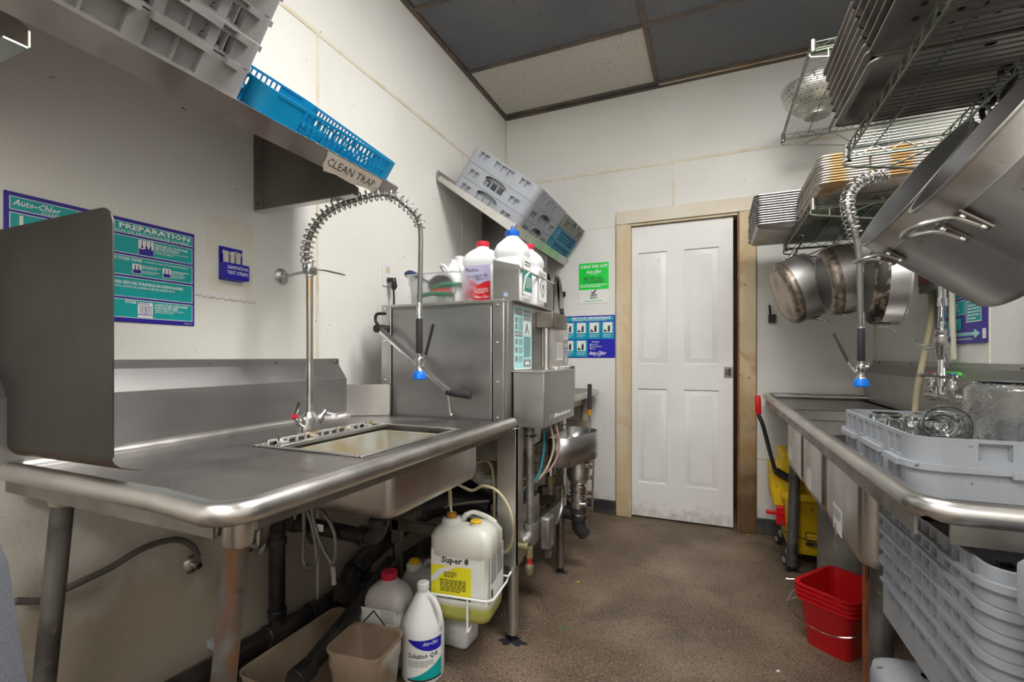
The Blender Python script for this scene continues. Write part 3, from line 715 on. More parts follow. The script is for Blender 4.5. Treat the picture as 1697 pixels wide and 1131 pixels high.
fl = P(466, 459, X=XL)
g = G(); g.lathe([(.030, 0), (.030, .004), (.024, .008), (.010, .010), (.010, .022), (.007, .024)], fl, (1, 0, 0), 24); g.tube([fl+V(.02, 0, 0), V(b0.x-.01, b0.y, rz)], .005, 10)
g.done('wall_bracket', chrome_d, pf)
g = G(); g.tube(spline([V(b0.x+.012, b0.y+.015, rz+.008), V(b0.x+.02, b0.y+.06, rz+.009), V(b0.x+.02, b0.y+.135, rz+.008), V(b0.x+.005, b0.y+.14, rz+.012), V(b0.x+.0, b0.y+.10, rz+.013), V(b0.x+.0, b0.y+.085, rz+.013)]), .003, 8)
g.done('finger_hook', chrome_d, pf)
def arc_uv(uvs, a, b_):     # points of the hose: pixel measurements carried between plan positions a and b_
    out = []
    for (u, v, k) in uvs:
        yy = a[1]+(b_[1]-a[1])*k; out.append(P(u, v, Y=yy))
    return out
hose = [V(b0.x, b0.y, rz+.01)]+arc_uv([(508, 420, 0), (519, 380, .05), (545, 350, .16), (590, 331, .38), (640, 322, .62), (672, 340, .82), (692, 362, .95), (697, 385, 1), (697, 430, 1), (696, 480, 1), (695.5, 515, 1)], (0, b0.y), (0, 1.35))
hd = dense(hose, .002)
G().tube(hd[::4], .0082, 10).done('hose', hose_s, pf)
spl = hd[:int(len(hd)*.70)]
cut = [p for p in hd if True]
# the spring runs from the clamp to the end of the bend
n_end = max(i for i, p in enumerate(hd) if p.z > P(692, 358, Y=1.35).z and True)
hd2 = dense(hose, .0012); n_end = min(range(len(hd2)), key=lambda i: (hd2[i]-P(697, 378, Y=1.35)).length)
hs = helix(hd2[:n_end], .0190, 53)
G().tube(hs, .0027, 6).done('spring', chrome_d, pf)
gp = P(695, 528, Y=1.35)
spray_head(pf, gp, (.55, -.2, 0), .12, .12)
# ---------------------------------------------------------------- dishwasher
dw = thing('dishwasher', 'door-type stainless commercial dishwasher at the end of the dish table', 'dishwasher', (-1.02, 2.03, 0)); Md_ = Matrix.Translation((1.02, -2.03, 0))
def D(name, g, m, par=dw, **k): return g.done(name, m, par, M=Md_, **k)
AX0, AX1, AY0, AY1, AZ0, AZ1 = -1.335, -.745, 1.672, 2.40, .83, 1.345
D('hood', G().box(AX0+.03, AX1-.01, AY0+.012, AY1, AZ0+.01, AZ1-.006), steel, bev=.003)
D('side_door', G().box(AX0+.055, AX1-.055, AY0, AY0+.012, AZ0+.03, AZ1-.02), steel, bev=.004)
D('corner_post', G().box(AX1-.05, AX1, AY0-.004, AY0+.035, AZ0, AZ1), steel, bev=.004)
D('rear_guide', G().box(AX0, AX0+.05, AY0-.004, AY0+.02, .87, AZ1), steel_w, bev=.002)
D('front_panel', G().box(AX1-.012, AX1, AY0+.036, AY1, AZ0, AZ1), steel, bev=.003)
D('top_lip', G().box(AX0, AX1+.001, AY0-.006, AY0+.006, AZ1-.010, AZ1+.002), steel_w, bev=.002)
D('top_cover', G().box(AX0, AX1, AY0, AY1, AZ1-.006, AZ1), steel_w, bev=.002)
g = G()
for x, z in ((AX1-.030, AZ1-.022), (AX1-.030, 1.175), (AX1-.030, 1.02), (AX1-.030, .88), (AX0+.02, 1.33), (AX0+.02, 1.19), (AX0+.02, 1.02)): g.lathe([(0, .005), (.004, .0045), (.0065, .001), (.0065, 0)], (x, AY0-.004, z), (0, -1, 0), 12)
D('bolts', g, chrome)
# lift handle
yh = AY0-.055
g = G(); pv = P(628, 545, Y=yh); el = P(742, 648, Y=yh); en = P(780, 656, Y=yh)
g.tube([pv, el, el+V(.012, 0, -.004)], .0145, 16); ha = D('handle_arm', g, mat('polished_arm', (.80, .80, .81), .22, 1))
D('handle_grip', G().tube([el+V(-.004, 0, 0), el+V(.012, 0, -.006), en], [.0145, .0155, .0155], 16), rubber, ha, bev=.003)
g = G(); g.cyl(pv+V(0, -.018, 0), pv+V(0, .045, 0), .018, n=20); g.tube(spline([pv+V(0, .0, .012), pv+V(-.018, 0, .035), pv+V(-.010, 0, .062), pv+V(.03, .01, .064)]), .0065, 10)
D('handle_pivot', g, black, bev=.002)
g = G(); a = el+V(-.012, .02, -.01); g.tube([a, V(a.x+.004, AY0-.02, .885)], .004, 8); g.lathe([(0, .008), (.008, .004), (.009, 0)], (a.x+.004, AY0-.016, .885), (0, -1, 0), 12)
D('lift_rod', g, steel_w)
# control box
D('control_box', G().box(-.74, -.607, 1.746, 2.18, .838, 1.060), steel, bev=.003)
D('control_box_lid', G().box(-.745, -.603, 1.742, 2.184, 1.058, 1.063), steel_w, bev=.001)
g = G(); g.box(-.607, -.605, 1.80, 2.12, .862, .884); D('control_label', g, ink_g)
sg = Sign(flat((-.6045, 1.805, .882), (0, 1, 0), (0, 0, 1), (1, 0, 0)), dw)
for k in range(5): sg.rect('control_marks', paper, .06+.05*k, .004, .10+.05*k, .016)
sg.done()
for o in dw.children:
    if o.name.startswith('control_marks'): o.data.transform(Md_)
g = G(); g.lathe([(.010, 0), (.010, .006), (0, .008)], (-.605, 1.895, .873), (1, 0, 0), 12); D('control_knob', g, hose_y)
D('motor_housing', G().box(-.745, -.665, 2.03, 2.26, 1.255, 1.325), steel_d, bev=.003)
g = G(); g.cyl(V(-.705, 2.06, 1.06), V(-.705, 2.06, 1.26), .014); g.lathe([(.019, 0), (.019, .012)], (-.705, 2.06, 1.06)); D('vertical_conduit', g, steel_w)
D('rear_panel_box', G().box(-.745, -.70, 2.10, 2.40, 1.062, 1.30), steel_w, bev=.003)
g = G(); g.cyl(V(-.69, 2.335, .89), V(-.69, 2.335, 1.075), .044, n=24); g.box(-.745, -.66, 2.19, 2.33, .90, 1.072); D('motor_end_cover', g, steel_w, bev=.003)
g = G(); g.lathe([(.008, 0), (.008, .012), (.004, .014), (.004, .02)], (-.66, 2.13, 1.063)); g.lathe([(.006, 0), (.004, .006)], (-.66, 2.07, 1.063)); g.lathe([(.006, 0), (.004, .006)], (-.65, 2.02, 1.063)); D('terminal_screws', g, chrome_d)
# stickers on the front
def dsign(o, rx, up, n): return Sign(flat(Vector(o)-Vector((-1.02, 2.03, 0)), rx, up, n), dw)
sg = dsign((AX1+.0008, 1.763, 1.335), (0, 1, 0), (0, 0, 1), (1, 0, 0)); W, H = .205, .268
sg.rect('instruction_label', cyan, 0, 0, W, H, 0)
sg.rect('border', white_p, 0, 0, W, .004, 1); sg.rect('border', white_p, 0, H-.004, W, H, 1); sg.rect('border', white_p, 0, 0, .004, H, 1); sg.rect('border', white_p, W-.004, 0, W, H, 1)
sg.rect('block', ink_g, .012, .012, .095, .040, 1); sg.rect('block', ink_g, .108, .012, .193, .056, 1); sg.rect('block', ink_g, .012, .108, .095, .130, 1); sg.rect('block', ink_g, .108, .225, .193, .258, 1)
sg.text('GOOD PREPARATION', white_p, .016, .024, .007, .075, l=3); sg.text('CLEAN PROCESS', white_p, .016, .122, .008, .075, l=3); sg.text('PREPARATION', white_p, .112, .030, .009, .075, l=3); sg.text('DEL LAVAVAJILLAS', white_p, .112, .048, .007, .075, l=3)
for k in range(5): y = (.050, .078, .140, .175, .212)[k]; sg.rect('pictogram', ink_g, .016, y, .040, y+.022, 1); sg.lines(ink_g, .052, y, .045, 6, .0045, .0022)
sg.rect('pictogram', paper, .110, .062, .190, .120, 1); sg.poly('pictogram', ink_g, [(.12, .115), (.14, .07), (.155, .068), (.16, .09), (.18, .115), (.165, .115), (.15, .095), (.135, .115)], 2)
sg.lines(ink, .110, .128, .08, 14, .0065, .003)
sg.poly('badge', paper, [(.125, .252), (.13, .238), (.145, .232), (.155, .238), (.17, .232), (.176, .252), (.15, .246)], 2)
sg.done()
for (y, z, w_, h_, m_) in ((2.20, 1.19, .10, .085, paper), (2.315, 1.30, .075, .085, paper), (2.315, 1.205, .075, .045, ink_g), (2.315, 1.15, .075, .085, ink_g)):
    sg = dsign((-.6995, y, z), (0, 1, 0), (0, 0, 1), (1, 0, 0)); sg.rect('notice_label', m_, 0, 0, w_, h_, 0)
    m2 = ink_g if m_ is paper else paper
    sg.lines(m2, .008, .008, w_-.016, int(h_/.008)-1, .008, .0032)
    if m_ is ink_g: sg.poly('badge', paper, [(.015, h_*.7), (.02, h_*.35), (.035, h_*.45), (.05, h_*.35), (.06, h_*.7), (.037, h_*.6)], 2)
    sg.done()
# base frame
D('frame_post', G().box(-.787, -.705, 1.69, 1.715, .295, .84), steel_w, bev=.003)
D('frame_post_side', G().box(-.709, -.705, 1.69, 1.77, .295, .84), steel_w, bev=.001)
D('frame_post', G().box(-1.30, -1.26, 1.69, 1.73, .30, .84), steel_d, bev=.003)
D('frame_post', G().box(-.75, -.705, 2.335, 2.38, .30, .84), steel_w, bev=.003)
D('frame_post', G().box(-1.30, -1.26, 2.335, 2.38, .30, .84), steel_d, bev=.003)
g = G(); g.box(-1.30, -.78, 1.69, 1.72, .36, .405); g.box(-1.30, -.75, 2.35, 2.38, .34, .39); g.box(-1.30, -1.27, 1.73, 2.34, .36, .40); D('frame_rail', g, steel_d, bev=.002)
D('frame_rail', G().box(-.735, -.71, 1.77, 2.34, .30, .385), steel_w, bev=.002)
D('tray', G().box(-.86, -.725, 1.78, 2.02, .385, .50), steel_w, bev=.003)
D('wash_tank', G().box(-1.27, -.76, 1.70, 2.36, .70, .83), steel_d, bev=.01)
D('tank_bracket', G().box(-.745, -.71, 1.77, 2.0, .74, .84), steel_w, bev=.002)
for (x, y, m_, dx) in ((-.725, 1.712, steel_w, 0), (-1.28, 1.71, steel_d, 0), (-.727, 2.35, steel_d, 0), (-1.28, 2.36, steel_d, 0)):
    l = D('leg', G().cyl(V(x, y, .025), V(x, y, .30), .021, n=18), m_)
    g = G(); g.lathe([(0, 0), (.014, 0), (.014, .012), (.020, .02), (.020, .03)], (x, y, 0), n=14); g.done('foot', black, l, M=Md_)
# pump and motor in the dark under the tank
g = G(); g.tube(spline([V(-1.15, 1.76, .46), V(-1.0, 1.80, .50), V(-.88, 1.82, .47)]), .055, 16); g.cyl(V(-1.22, 1.9, .50), V(-.95, 1.9, .50), .085, n=22); g.cyl(V(-1.05, 1.9, .5), V(-1.05, 1.9, .70), .04); D('pump', g, black)
g = G(); g.box(-1.2, -1.0, 1.78, 1.86, .41, .44); g.box(-1.1, -.84, 1.82, 2.2, .405, .43); g.cyl(V(-.94, 1.75, .43), V(-.80, 1.78, .45), .028); D('pump_base', g, steel_d)
g = G(); g.tube(helix(dense([V(-.93, 1.76, .66), V(-.90, 1.75, .62), V(-.86, 1.76, .60), V(-.80, 1.80, .60)], .002), .030, 160), .003, 6); g.tube(spline([V(-.93, 1.76, .70), V(-.93, 1.76, .66), V(-.90, 1.75, .62), V(-.86, 1.76, .60), V(-.80, 1.80, .60)]), .028, 14); D('corrugated_drain_hose', g, mat('grey_corrugated', (.30, .29, .26), .5))
def cable(name, pts, r, m, par=dw, k=8): return G().tube(spline(pts, k), r, 8).done(name, m, par, M=Md_ if par is dw else None)
cable('wiring', [V(-.95, 1.75, .66), V(-.85, 1.74, .69), V(-.82, 1.735, .60), V(-.82, 1.735, .40)], .006, hose_y)
cable('wiring', [V(-1.1, 1.74, .46), V(-.98, 1.73, .50), V(-.84, 1.73, .53)], .006, mat('grey_wire', (.22, .21, .19), .5))
cable('teal_tube', [V(-.66, 1.90, .84), V(-.665, 1.90, .70), V(-.69, 1.88, .60), V(-.76, 1.82, .54), V(-.90, 1.9, .50)], .005, hose_t)
cable('pink_tube', [V(-.62, 1.93, .84), V(-.61, 1.95, .72), V(-.66, 1.93, .62), V(-.78, 1.90, .58), V(-.86, 1.9, .56)], .005, hose_p)
cable('clear_tube', [V(-.64, 1.92, .84), V(-.63, 1.93, .72), V(-.68, 1.90, .60), V(-.80, 1.86, .52)], .005, hose_y)
cable('clear_tube', [V(-.72, 1.84, .84), V(-.73, 1.90, .74), V(-.75, 2.05, .64)], .005, mat('grey_tube', (.4, .38, .34), .4))
g = G(); g.cyl(V(-.693, 1.815, .43), V(-.693, 1.815, .832), .0155, n=16); g.lathe([(.02, 0), (.02, .02)], (-.693, 1.815, .80)); D('galvanised_drain_pipe', g, galv)
g = G(); g.tube(spline([V(-.693, 1.815, .43), V(-.693, 1.815, .40), V(-.70, 1.80, .375), V(-.715, 1.78, .36)]), [.024]*19, 14); g.lathe([(.028, -.012), (.028, .012)], (-.693, 1.815, .42), n=14); D('pipe_elbow', g, galv, bev=.002)
D('pipe_clamp', G().box(-.735, -.67, 1.80, 1.83, .79, .80), black)
g = G(); g.lathe([(.014, -.02), (.014, .015), (.018, .016), (.018, .032)], (-.70, 1.735, .365), (1, 0, 0), 12); g.cyl(V(-.665, 1.735, .365), V(-.665, 1.735, .325), .014); D('valve', g, bronze)
D('valve_hose_end', G().cyl(V(-.665, 1.735, .325), V(-.665, 1.735, .30), .010), redcap)
g = G(); g.lathe([(.013, 0), (.018, -.01), (.018, -.035), (.012, -.045)], (-.665, 1.735, .303), n=12); D('valve', g, bronze)
D('junction_box', G().box(-.71, -.665, 1.98, 2.06, .255, .40), galv, bev=.010)
g = G(); g.lathe([(.02, 0), (.022, -.01), (.022, -.04), (0, -.04)], (-.69, 2.02, .255), n=14); D('box_plug', g, rust)
# stainless waste pipe behind
g = G(); g.tube(spline([V(-.74, 2.44, .665), V(-.74, 2.36, .675), V(-.74, 2.28, .65), V(-.74, 2.235, .58), V(-.74, 2.225, .52)]), .021, 14); D('bent_waste_pipe', g, chrome)
g = G(); g.lathe([(.028, -.02), (.028, .02)], (-.74, 2.225, .51), n=10); D('brass_union', g, bronze)
g = G(); g.cyl(V(-.74, 2.225, .49), V(-.74, 2.225, .44), .026); g.cyl(V(-.78, 2.18, .46), V(-.72, 2.26, .46), .024); g.tube(spline([V(-.72, 2.26, .46), V(-.70, 2.29, .46), V(-.70, 2.29, .43)]), .015, 10); D('pipe_tee', g, steel_d)
g = G(); g.lathe([(.018, -.012), (.018, .012)], (-.70, 2.29, .42), n=8); D('brass_union', g, bronze)
cable('drain_tube', [V(-.70, 2.29, .41), V(-.70, 2.28, .36), V(-.70, 2.23, .32), V(-.70, 2.17, .305)], .009, steel_w)
# lever cable of liquid feed: scrap accumulator beyond
ac = thing('scrap_disposer', 'food scrap disposer with half-round stainless trough beyond the dishwasher', 'disposer', (-.70, 2.42, 0)); Ma = Matrix.Translation((.80, -2.66, 0))
def A_(name, g, m, **k): return g.done(name, m, ac, M=Ma, **k)
g = G(); pts = [V(-.80, 2.31, 0), V(-.76, 2.29, 0), V(-.70, 2.33, 0)]+[V(-.74+.105*math.sin(a), 2.58-.12*math.cos(a), 0) for a in [pi*k/12 for k in range(4, 13)]]+[V(-.80, 2.70, 0)]
rows = [[p+V(0, 0, z) for p in pts] for z in (.612, .745)]; g.grid(rows, True); g.prism([p+V(0, 0, .612) for p in pts], (0, 0, .002)); A_('trough', g, steel, solid=.003)
g = G(); c0 = V(-.735, 2.60, 0); g.lathe([(.058, .612), (.058, .55), (.060, .545), (.060, .50), (.045, .475), (.038, .47), (.038, .46), (.043, .458), (.043, .435), (.038, .43), (.038, .37), (.040, .368), (.040, .345), (0, .345)], c0, n=28)
A_('disposer_body', g, steel_w, ang=30)
g = G(); g.lathe([(.044, .345), (.044, .29), (.04, .28)], c0, n=22); g.tube(spline([V(-.735, 2.60, .30), V(-.73, 2.61, .24), V(-.71, 2.63, .20)]), .036, 16); g.cyl(V(-.735, 2.60, .31), V(-.90, 2.60, .31), .033); A_('rubber_elbow', g, rubber)
g = G(); g.tube([V(-.69, 2.55, .575), V(-.675, 2.56, .58), V(-.665, 2.58, .56)], [.016, .019, .013], 12); A_('inlet_cap', g, chrome, bev=.004)
g = G()
for z in (.425, .375, .315):
    g.lathe([(.0455, z-.005), (.046, z), (.0455, z+.005)], c0, n=22)
A_('hose_clamps', g, chrome)
g = G(); g.cyl(c0+V(.02, -.045, .375), c0+V(.045, -.035, .375), .008); A_('clamp_screw', g, chrome)
g = G(); g.cyl(V(-.68, 2.62, .85), V(-.68, 2.62, .98), .011); A_('black_supply_hose', g, rubber)
g = G(); g.cyl(V(-.68, 2.62, .82), V(-.68, 2.62, .85), .011); A_('hose_fitting', g, ocap)
g = G(); g.tube([V(-.68, 2.62, .82), V(-.68, 2.62, .72)], .005, 8); g.tube([V(-.80, 2.5, .84), V(-.80, 2.5, .78), V(-.76, 2.5, .78), V(-.76, 2.5, .73)], .005, 8); A_('supply_pipe', g, chrome_d)
# clean dish table at the far end
ct = thing('dish_table', 'small clean dish table in the far left corner beyond the dishwasher', 'table', (-1.1, 2.88, 0)); Mc = Matrix.Translation((1.1, -2.88, 0))
def Cc(name, g, m, **k): return g.done(name, m, ct, M=Mc, **k)
g = G(); g.box(XL+.01, -.76, 2.42, 3.30, .872, .876); Cc('tabletop', g, steel_h)
g = G(); g.tube([V(-.745, 2.42, .874), V(-.745, 3.24, .874)]+[V(-.745-.06+.06*math.cos(a), 3.24+.06*math.sin(a), .874) for a in [pi/2*k/6 for k in range(7)]]+[V(XL+.02, 3.30, .874)], .02, 12); Cc('rolled_edge', g, steel_w)
g = G(); g.box(-.86, -.80, 2.44, 3.1, .80, .87); Cc('channel', g, steel_d)
for x, y in ((-.80, 3.12), (-1.38, 3.12)): Cc('leg', G().cyl(V(x, y, 0), V(x, y, .872), .021), mat('painted_leg', (.42, .38, .28), .5, c2=(.22, .2, .16), ns=20))
Cc('table_lamp_box', G().box(-.84, -.775, 2.72, 2.80, .876, .985), steel_w, bev=.008)
# wire basket leaning under the clean table
wb = thing('wire_basket', 'rusty wire rack leaning under the clean dish table', 'wire rack', (.07, -.10, 0))
g = G()
for i in range(12): g.tube([V(-1.2+.035*i, 2.95, .08), V(-1.2+.035*i, 3.02, .70)], .003, 6)
for i in range(10): g.tube([V(-1.2, 2.95+.008*i, .09+.067*i), V(-.81, 2.95+.008*i, .09+.067*i)], .003, 6)
g.tube([V(-1.21, 2.945, .07), V(-.80, 2.945, .07), V(-.80, 3.02, .71), V(-1.21, 3.02, .71)], .006, 8, True)
g.done('wire_grid', mat('rusty_wire', (.35, .27, .20), .5, .5, c2=(.2, .13, .08), ns=20), wb)
g = G()
for k in range(5): g.box(-.80, -.765, 3.00+.001*k, 3.03, .15+.10*k, .17+.10*k)
g.tube([V(-.78, 2.96, .05), V(-.76, 2.98, .06), V(-.755, 3.02, .5)], .006, 8); g.done('wire_side', mat('rusty_wire', (0, 0, 0)), wb)
tf = thing('floor_block', 'small pale block on the floor beneath the disposer elbow', 'block', P(957, 879, Z=0)); G().box(-.025, .025, -.02, .02, 0, .07).done('block', concrete, tf, bev=.004)
# ---------------------------------------------------------------- bottles and jugs
def cap_geo(g, r, h, z, n=28, ribs=True):
    rows = []
    for (rr, zz) in ((r*.96, z), (r, z+.002), (r, z+h-.003), (r-.003, z+h), (.0001, z+h)):
        rows.append([V((rr-(0.0012 if (ribs and j % 2 and rr > .5*r) else 0))*math.cos(2*pi*j/n), (rr-(0.0012 if (ribs and j % 2 and rr > .5*r) else 0))*math.sin(2*pi*j/n), zz) for j in range(n)])
    return g.grid(rows, True)
def sq_jug(name, label, x, y, z, w, d, h, m, capm, capr=.026, neck=0, rz=0, group=None, waist=True, caph=.025):
    t = thing(name, label, 'jug', (x, y, z), (0, 0, rz), group)
    g = G(); r = min(w, d)*.28; hw_, hd_ = w/2, d/2
    L = [(0, 0, .01, .01, .005, 0), (0, 0, hw_-.012, hd_-.012, r, 0), (0, 0, hw_-.003, hd_-.003, r, .006), (0, 0, hw_, hd_, r, .02), (0, 0, hw_, hd_, r, h*.60)]
    if waist: L += [(0, 0, hw_-.005, hd_-.005, r, h*.635), (0, 0, hw_-.005, hd_-.005, r, h*.66), (0, 0, hw_, hd_, r, h*.70)]
    L += [(0, 0, hw_*.97, hd_*.97, r, h*.78), (neck*.3, 0, hw_*.86, hd_*.86, r, h*.85), (neck*.6, 0, hw_*.62, hd_*.66, r*.9, h*.91), (neck, 0, max(capr+.004, hw_*.4), max(capr+.004, hd_*.45), .03, h*.94), (neck, 0, capr-.002, capr-.002, capr-.0021, h*.955), (neck, 0, capr-.002, capr-.002, capr-.0021, h), (neck, 0, .001, .001, .0005, h)]
    g.rrect(L); g.done('body', m, t, ang=55)
    g = G(); cap_geo(g, capr, caph, h-.008); g.done('cap', capm, t, M=Matrix.Translation((neck, 0, 0)))
    return t
DZ1 = AZ1+.001
# machine detergent jug
j1 = sq_jug('detergent_jug', 'white jug of machine detergent with red cap and lilac and red label', P(800, 495, Y=1.93).x, 1.93, DZ1, .175, .12, .285, hdpe, redcap, .031)
sg = Sign(flat((-.062, -.0608, .185), (1, 0, 0), (0, 0, 1), (0, -1, 0)), j1)
sg.rect('label', paper_l, 0, 0, .13, .165, 0); sg.text('Machine', ink, .006, .028, .018, .066, bold=.0); sg.text('Detergent 4x', ink, .006, .054, .017, .112, bold=0)
sg.strip('red_swoosh', red_p, [(.13*k/12, .135-.062*math.sin(pi/2*k/12)) for k in range(13)], [(.13*k/12, .163) for k in range(13)], 1)
sg.lines(ink, .055, .06, .06, 2, .004, .0015); sg.lines(paper, .045, .105, .075, 5, .005, .002, 3); sg.text('Auto-Chlor', white_p, .055, .148, .012, .068, l=3, shear=.3); sg.rect('label_foot', ink, 0, .160, .13, .165, 2)
sg.done()
# jug with white cap and blue band behind, handle in front
j2 = sq_jug('chemical_jug', 'white jug with small white cap and blue band standing left behind the detergent jug', P(762, 495, Y=2.10).x, 2.10, DZ1, .12, .12, .27, hdpe, hdpe, .024)
G().rrect([(0, 0, .0612, .0612, .034, .12), (0, 0, .0612, .0612, .034, .17)]).done('blue_band', bulk, j2)
j2b = thing('chemical_jug', 'white handled jug between the clear bin and the detergent jug', 'jug', (P(752, 495, Y=1.90).x, 1.90, DZ1))
G().lathe([(0, 0), (.045, 0), (.05, .01), (.05, .11), (.045, .15), (.024, .20), (.016, .21), (.016, .225)], n=26).done('body', hdpe, j2b)
G().tube(spline([V(-.03, -.03, .17), V(-.035, -.055, .19), V(.0, -.075, .18), V(.025, -.06, .13), V(.025, -.045, .10)]), .008, 10).done('handle', hdpe, j2b)
j0 = thing('chemical_jug', 'white rounded jug behind the clear bin of brushes, by the wall', 'jug', (P(712, 480, Y=2.15).x, 2.15, DZ1))
G().lathe([(0, 0), (.07, 0), (.075, .01), (.075, .10), (.068, .14), (.045, .18), (.02, .20), (.018, .215), (0, .215)], n=28).done('body', hdpe, j0)
# rack holder
hr = thing('bottle_holder', 'stainless bottle holder with angled side plate and rail on top of the dishwasher', 'bottle holder', (-.79, 1.83, DZ1)); Mh = Matrix.Translation((.79, -1.83, -DZ1))
x0, x1, y0, y1 = P(817, 490, Y=1.745).x, P(860, 490, Y=1.745).x, 1.745, 2.20
g = G(); g.prism([V(x0, y0, DZ1), V(x1, y0, DZ1), V(x1, y0, DZ1+.145), V(x0, y0, DZ1+.175)], (0, .003, 0)); g.done('side_plate', steel, hr, M=Mh, bev=.001)
g = G(); g.box(x1-.003, x1, y1-.003, y1, DZ1, DZ1+.14); g.box(x0, x1, y1-.003, y1, DZ1, DZ1+.14); g.done('end_plate', steel_w, hr, M=Mh)
g = G(); g.cyl(V(x1-.004, y0-.005, DZ1+.135), V(x1-.004, y1+.004, DZ1+.135), .006, n=10); g.lathe([(.0, .0), (.011, 0), (.011, -.006), (0, -.006)], (x1-.004, y0-.002, DZ1+.135), (0, 1, 0), 12); g.done('rail', steel_w, hr, M=Mh)
g = G(); g.box(x0, x1, y0, y1, DZ1, DZ1+.003); g.done('floor_plate', steel_w, hr, M=Mh)
g = G(); g.lathe([(0, .0), (.010, 0), (.010, .001), (0, .001)], ((x0+x1)/2+.0, y0-.001, DZ1+.028), (0, -1, 0), 16); g.done('round_window', mat('lilac_dot', (.35, .42, .62), .4), hr, M=Mh)
HX = (x0+x1)/2
j3 = sq_jug('chemical_jug', 'white jug with tall blue pump cap and teal label in the bottle holder', HX-.012, 1.84, DZ1+.003, .14, .125, .29, hdpe, bluecap, .031, rz=0)
g = G(); g.lathe([(.014, .302), (.010, .312), (.006, .318), (.006, .328), (0, .332)], n=14); g.done('pump_tip', bluecap, j3)
sg = Sign(flat((.0708, -.052, .19), (0, 1, 0), (0, 0, 1), (1, 0, 0)), j3)
sg.rect('label', paper, 0, 0, .10, .16, 0); sg.rect('teal_block', mat('dark_teal_print', (.0, .22, .18), .4), 0, .055, .10, .145, 1); sg.poly('swoosh', paper, [(.0, .13), (.02, .08), (.07, .055), (.085, .055), (.03, .09), (.01, .145), (0, .145)], 2); sg.lines(ink, .02, .02, .07, 2, .012, .006); sg.lines(paper, .03, .085, .06, 8, .006, .002, 3); sg.done()
j4 = sq_jug('chemical_jug', 'white jug with red cap and diamond warning label in the bottle holder', HX-.014, 2.03, DZ1+.003, .14, .115, .275, hdpe, redcap, .029)
sg = Sign(flat((.0708, -.050, .165), (0, 1, 0), (0, 0, 1), (1, 0, 0)), j4)
sg.rect('label', paper, 0, 0, .11, .14, 0); sg.poly('warning_diamond', ink, [(.055, .03), (.10, .07), (.055, .125), (.012, .07)], 1); sg.poly('warning_diamond', paper, [(.055, .038), (.093, .07), (.055, .115), (.020, .07)], 2); sg.poly('warning_mark', ink, [(.045, .06), (.07, .065), (.06, .10)], 3); sg.lines(ink, .01, .01, .09, 3, .007, .003); sg.done()
# clear bin of brushes
cb = thing('clear_bin', 'clear plastic food bin full of brushes on the left of the dishwasher top', 'bin', (-1.092, 1.80, DZ1)); cb.scale = (.87, 1.05, 1.12)
def bin_geo(g, w, d, h, flare=.012, rim=.008, th=.0025, r=.03):
    g.rrect([(0, 0, .01, .01, .005, 0), (0, 0, w/2-flare-.006, d/2-flare-.006, r, 0), (0, 0, w/2-flare, d/2-flare, r, .008), (0, 0, w/2-flare*.35, d/2-flare*.35, r, h*.68), (0, 0, w/2-flare*.1, d/2-flare*.1, r, h*.70), (0, 0, w/2, d/2, r, h-.002), (0, 0, w/2+rim, d/2+rim, r+.006, h), (0, 0, w/2+rim, d/2+rim, r+.006, h-.006), (0, 0, w/2+rim-.002, d/2+rim-.002, r+.006, h-.006), (0, 0, w/2+rim-.003, d/2+rim-.003, r+.006, h-.003), (0, 0, w/2-th, d/2-th, r, h-.004), (0, 0, w/2-flare*.35-th, d/2-flare*.35-th, r, h*.68), (0, 0, w/2-flare-th, d/2-flare-th, r, .010), (0, 0, .01, .01, .005, .004)])
    return g
bin_geo(G(), .30, .22, .115, .012, .007).done('bin_shell', clear, cb, ang=60)
def brush(name, label, mtx, hm, bm, L=.16):
    t = thingM(name, label, 'brush', mtx)
    G().tube(spline([V(0, 0, 0), V(L*.4, 0, .012), V(L*.7, 0, .006), V(L, 0, 0)]), [.008]*3+[.010]*8+[.013]*8, 10).done('handle', hm, t)
    g = G(); random.seed(3)
    for i in range(60):
        a = V(L*.62+random.random()*L*.4, random.uniform(-.012, .012), -.004); g.tube([a, a+V(random.uniform(-.003, .003), random.uniform(-.004, .004), -.024)], .0012, 4)
    tag(g.done('bristles', bm, t), kind='stuff'); return t
grn = mat('green_plastic', (.0, .22, .08), .4)
B0 = V(-1.085, 1.80, DZ1)
brush('scrub_brush', 'green handled brush with white bristles lying on top in the clear bin', frame(B0+V(-.02, -.070, .068), (1, .1, .05), (0, 1, 0)), grn, hdpe, .13)
brush('scrub_brush', 'green and white brush at the bottom front of the clear bin', frame(B0+V(-.10, -.080, .032), (1, .05, .02), (0, 1, 0)), grn, hdpe, .17)
brush('scrub_brush', 'red handled brush in the middle of the clear bin', frame(B0+V(-.09, -.02, .05), (1, .2, .0), (0, 1, 0)), red, rubber, .13)
t = thing('black_ladle', 'dark blue handled black ladle sticking out of the clear bin to the left', 'ladle', B0)
G().tube(spline([V(-.20, -.02, .150), V(-.165, -.03, .152), V(-.11, -.03, .125), V(-.08, -.02, .10)]), [.008]+[.014]*6+[.013]*6+[.006]*6, 12).done('handle', mat('dark_blue_grip', (.02, .04, .12), .4), t)
G().tube([V(-.20, -.02, .140), V(-.15, -.02, .118), V(-.10, -.02, .10)], .004, 8).done('wire_loop', chrome, t)
t2 = thing('black_pan', 'small dark pan standing in the clear bin', 'pan', B0)
G().lathe([(0, 0), (.045, 0), (.055, .03), (.052, .03), (.043, .003), (0, .003)], (-.045, .035, .085), (.2, -.9, .3), 24).done('bowl', rubber, t2)
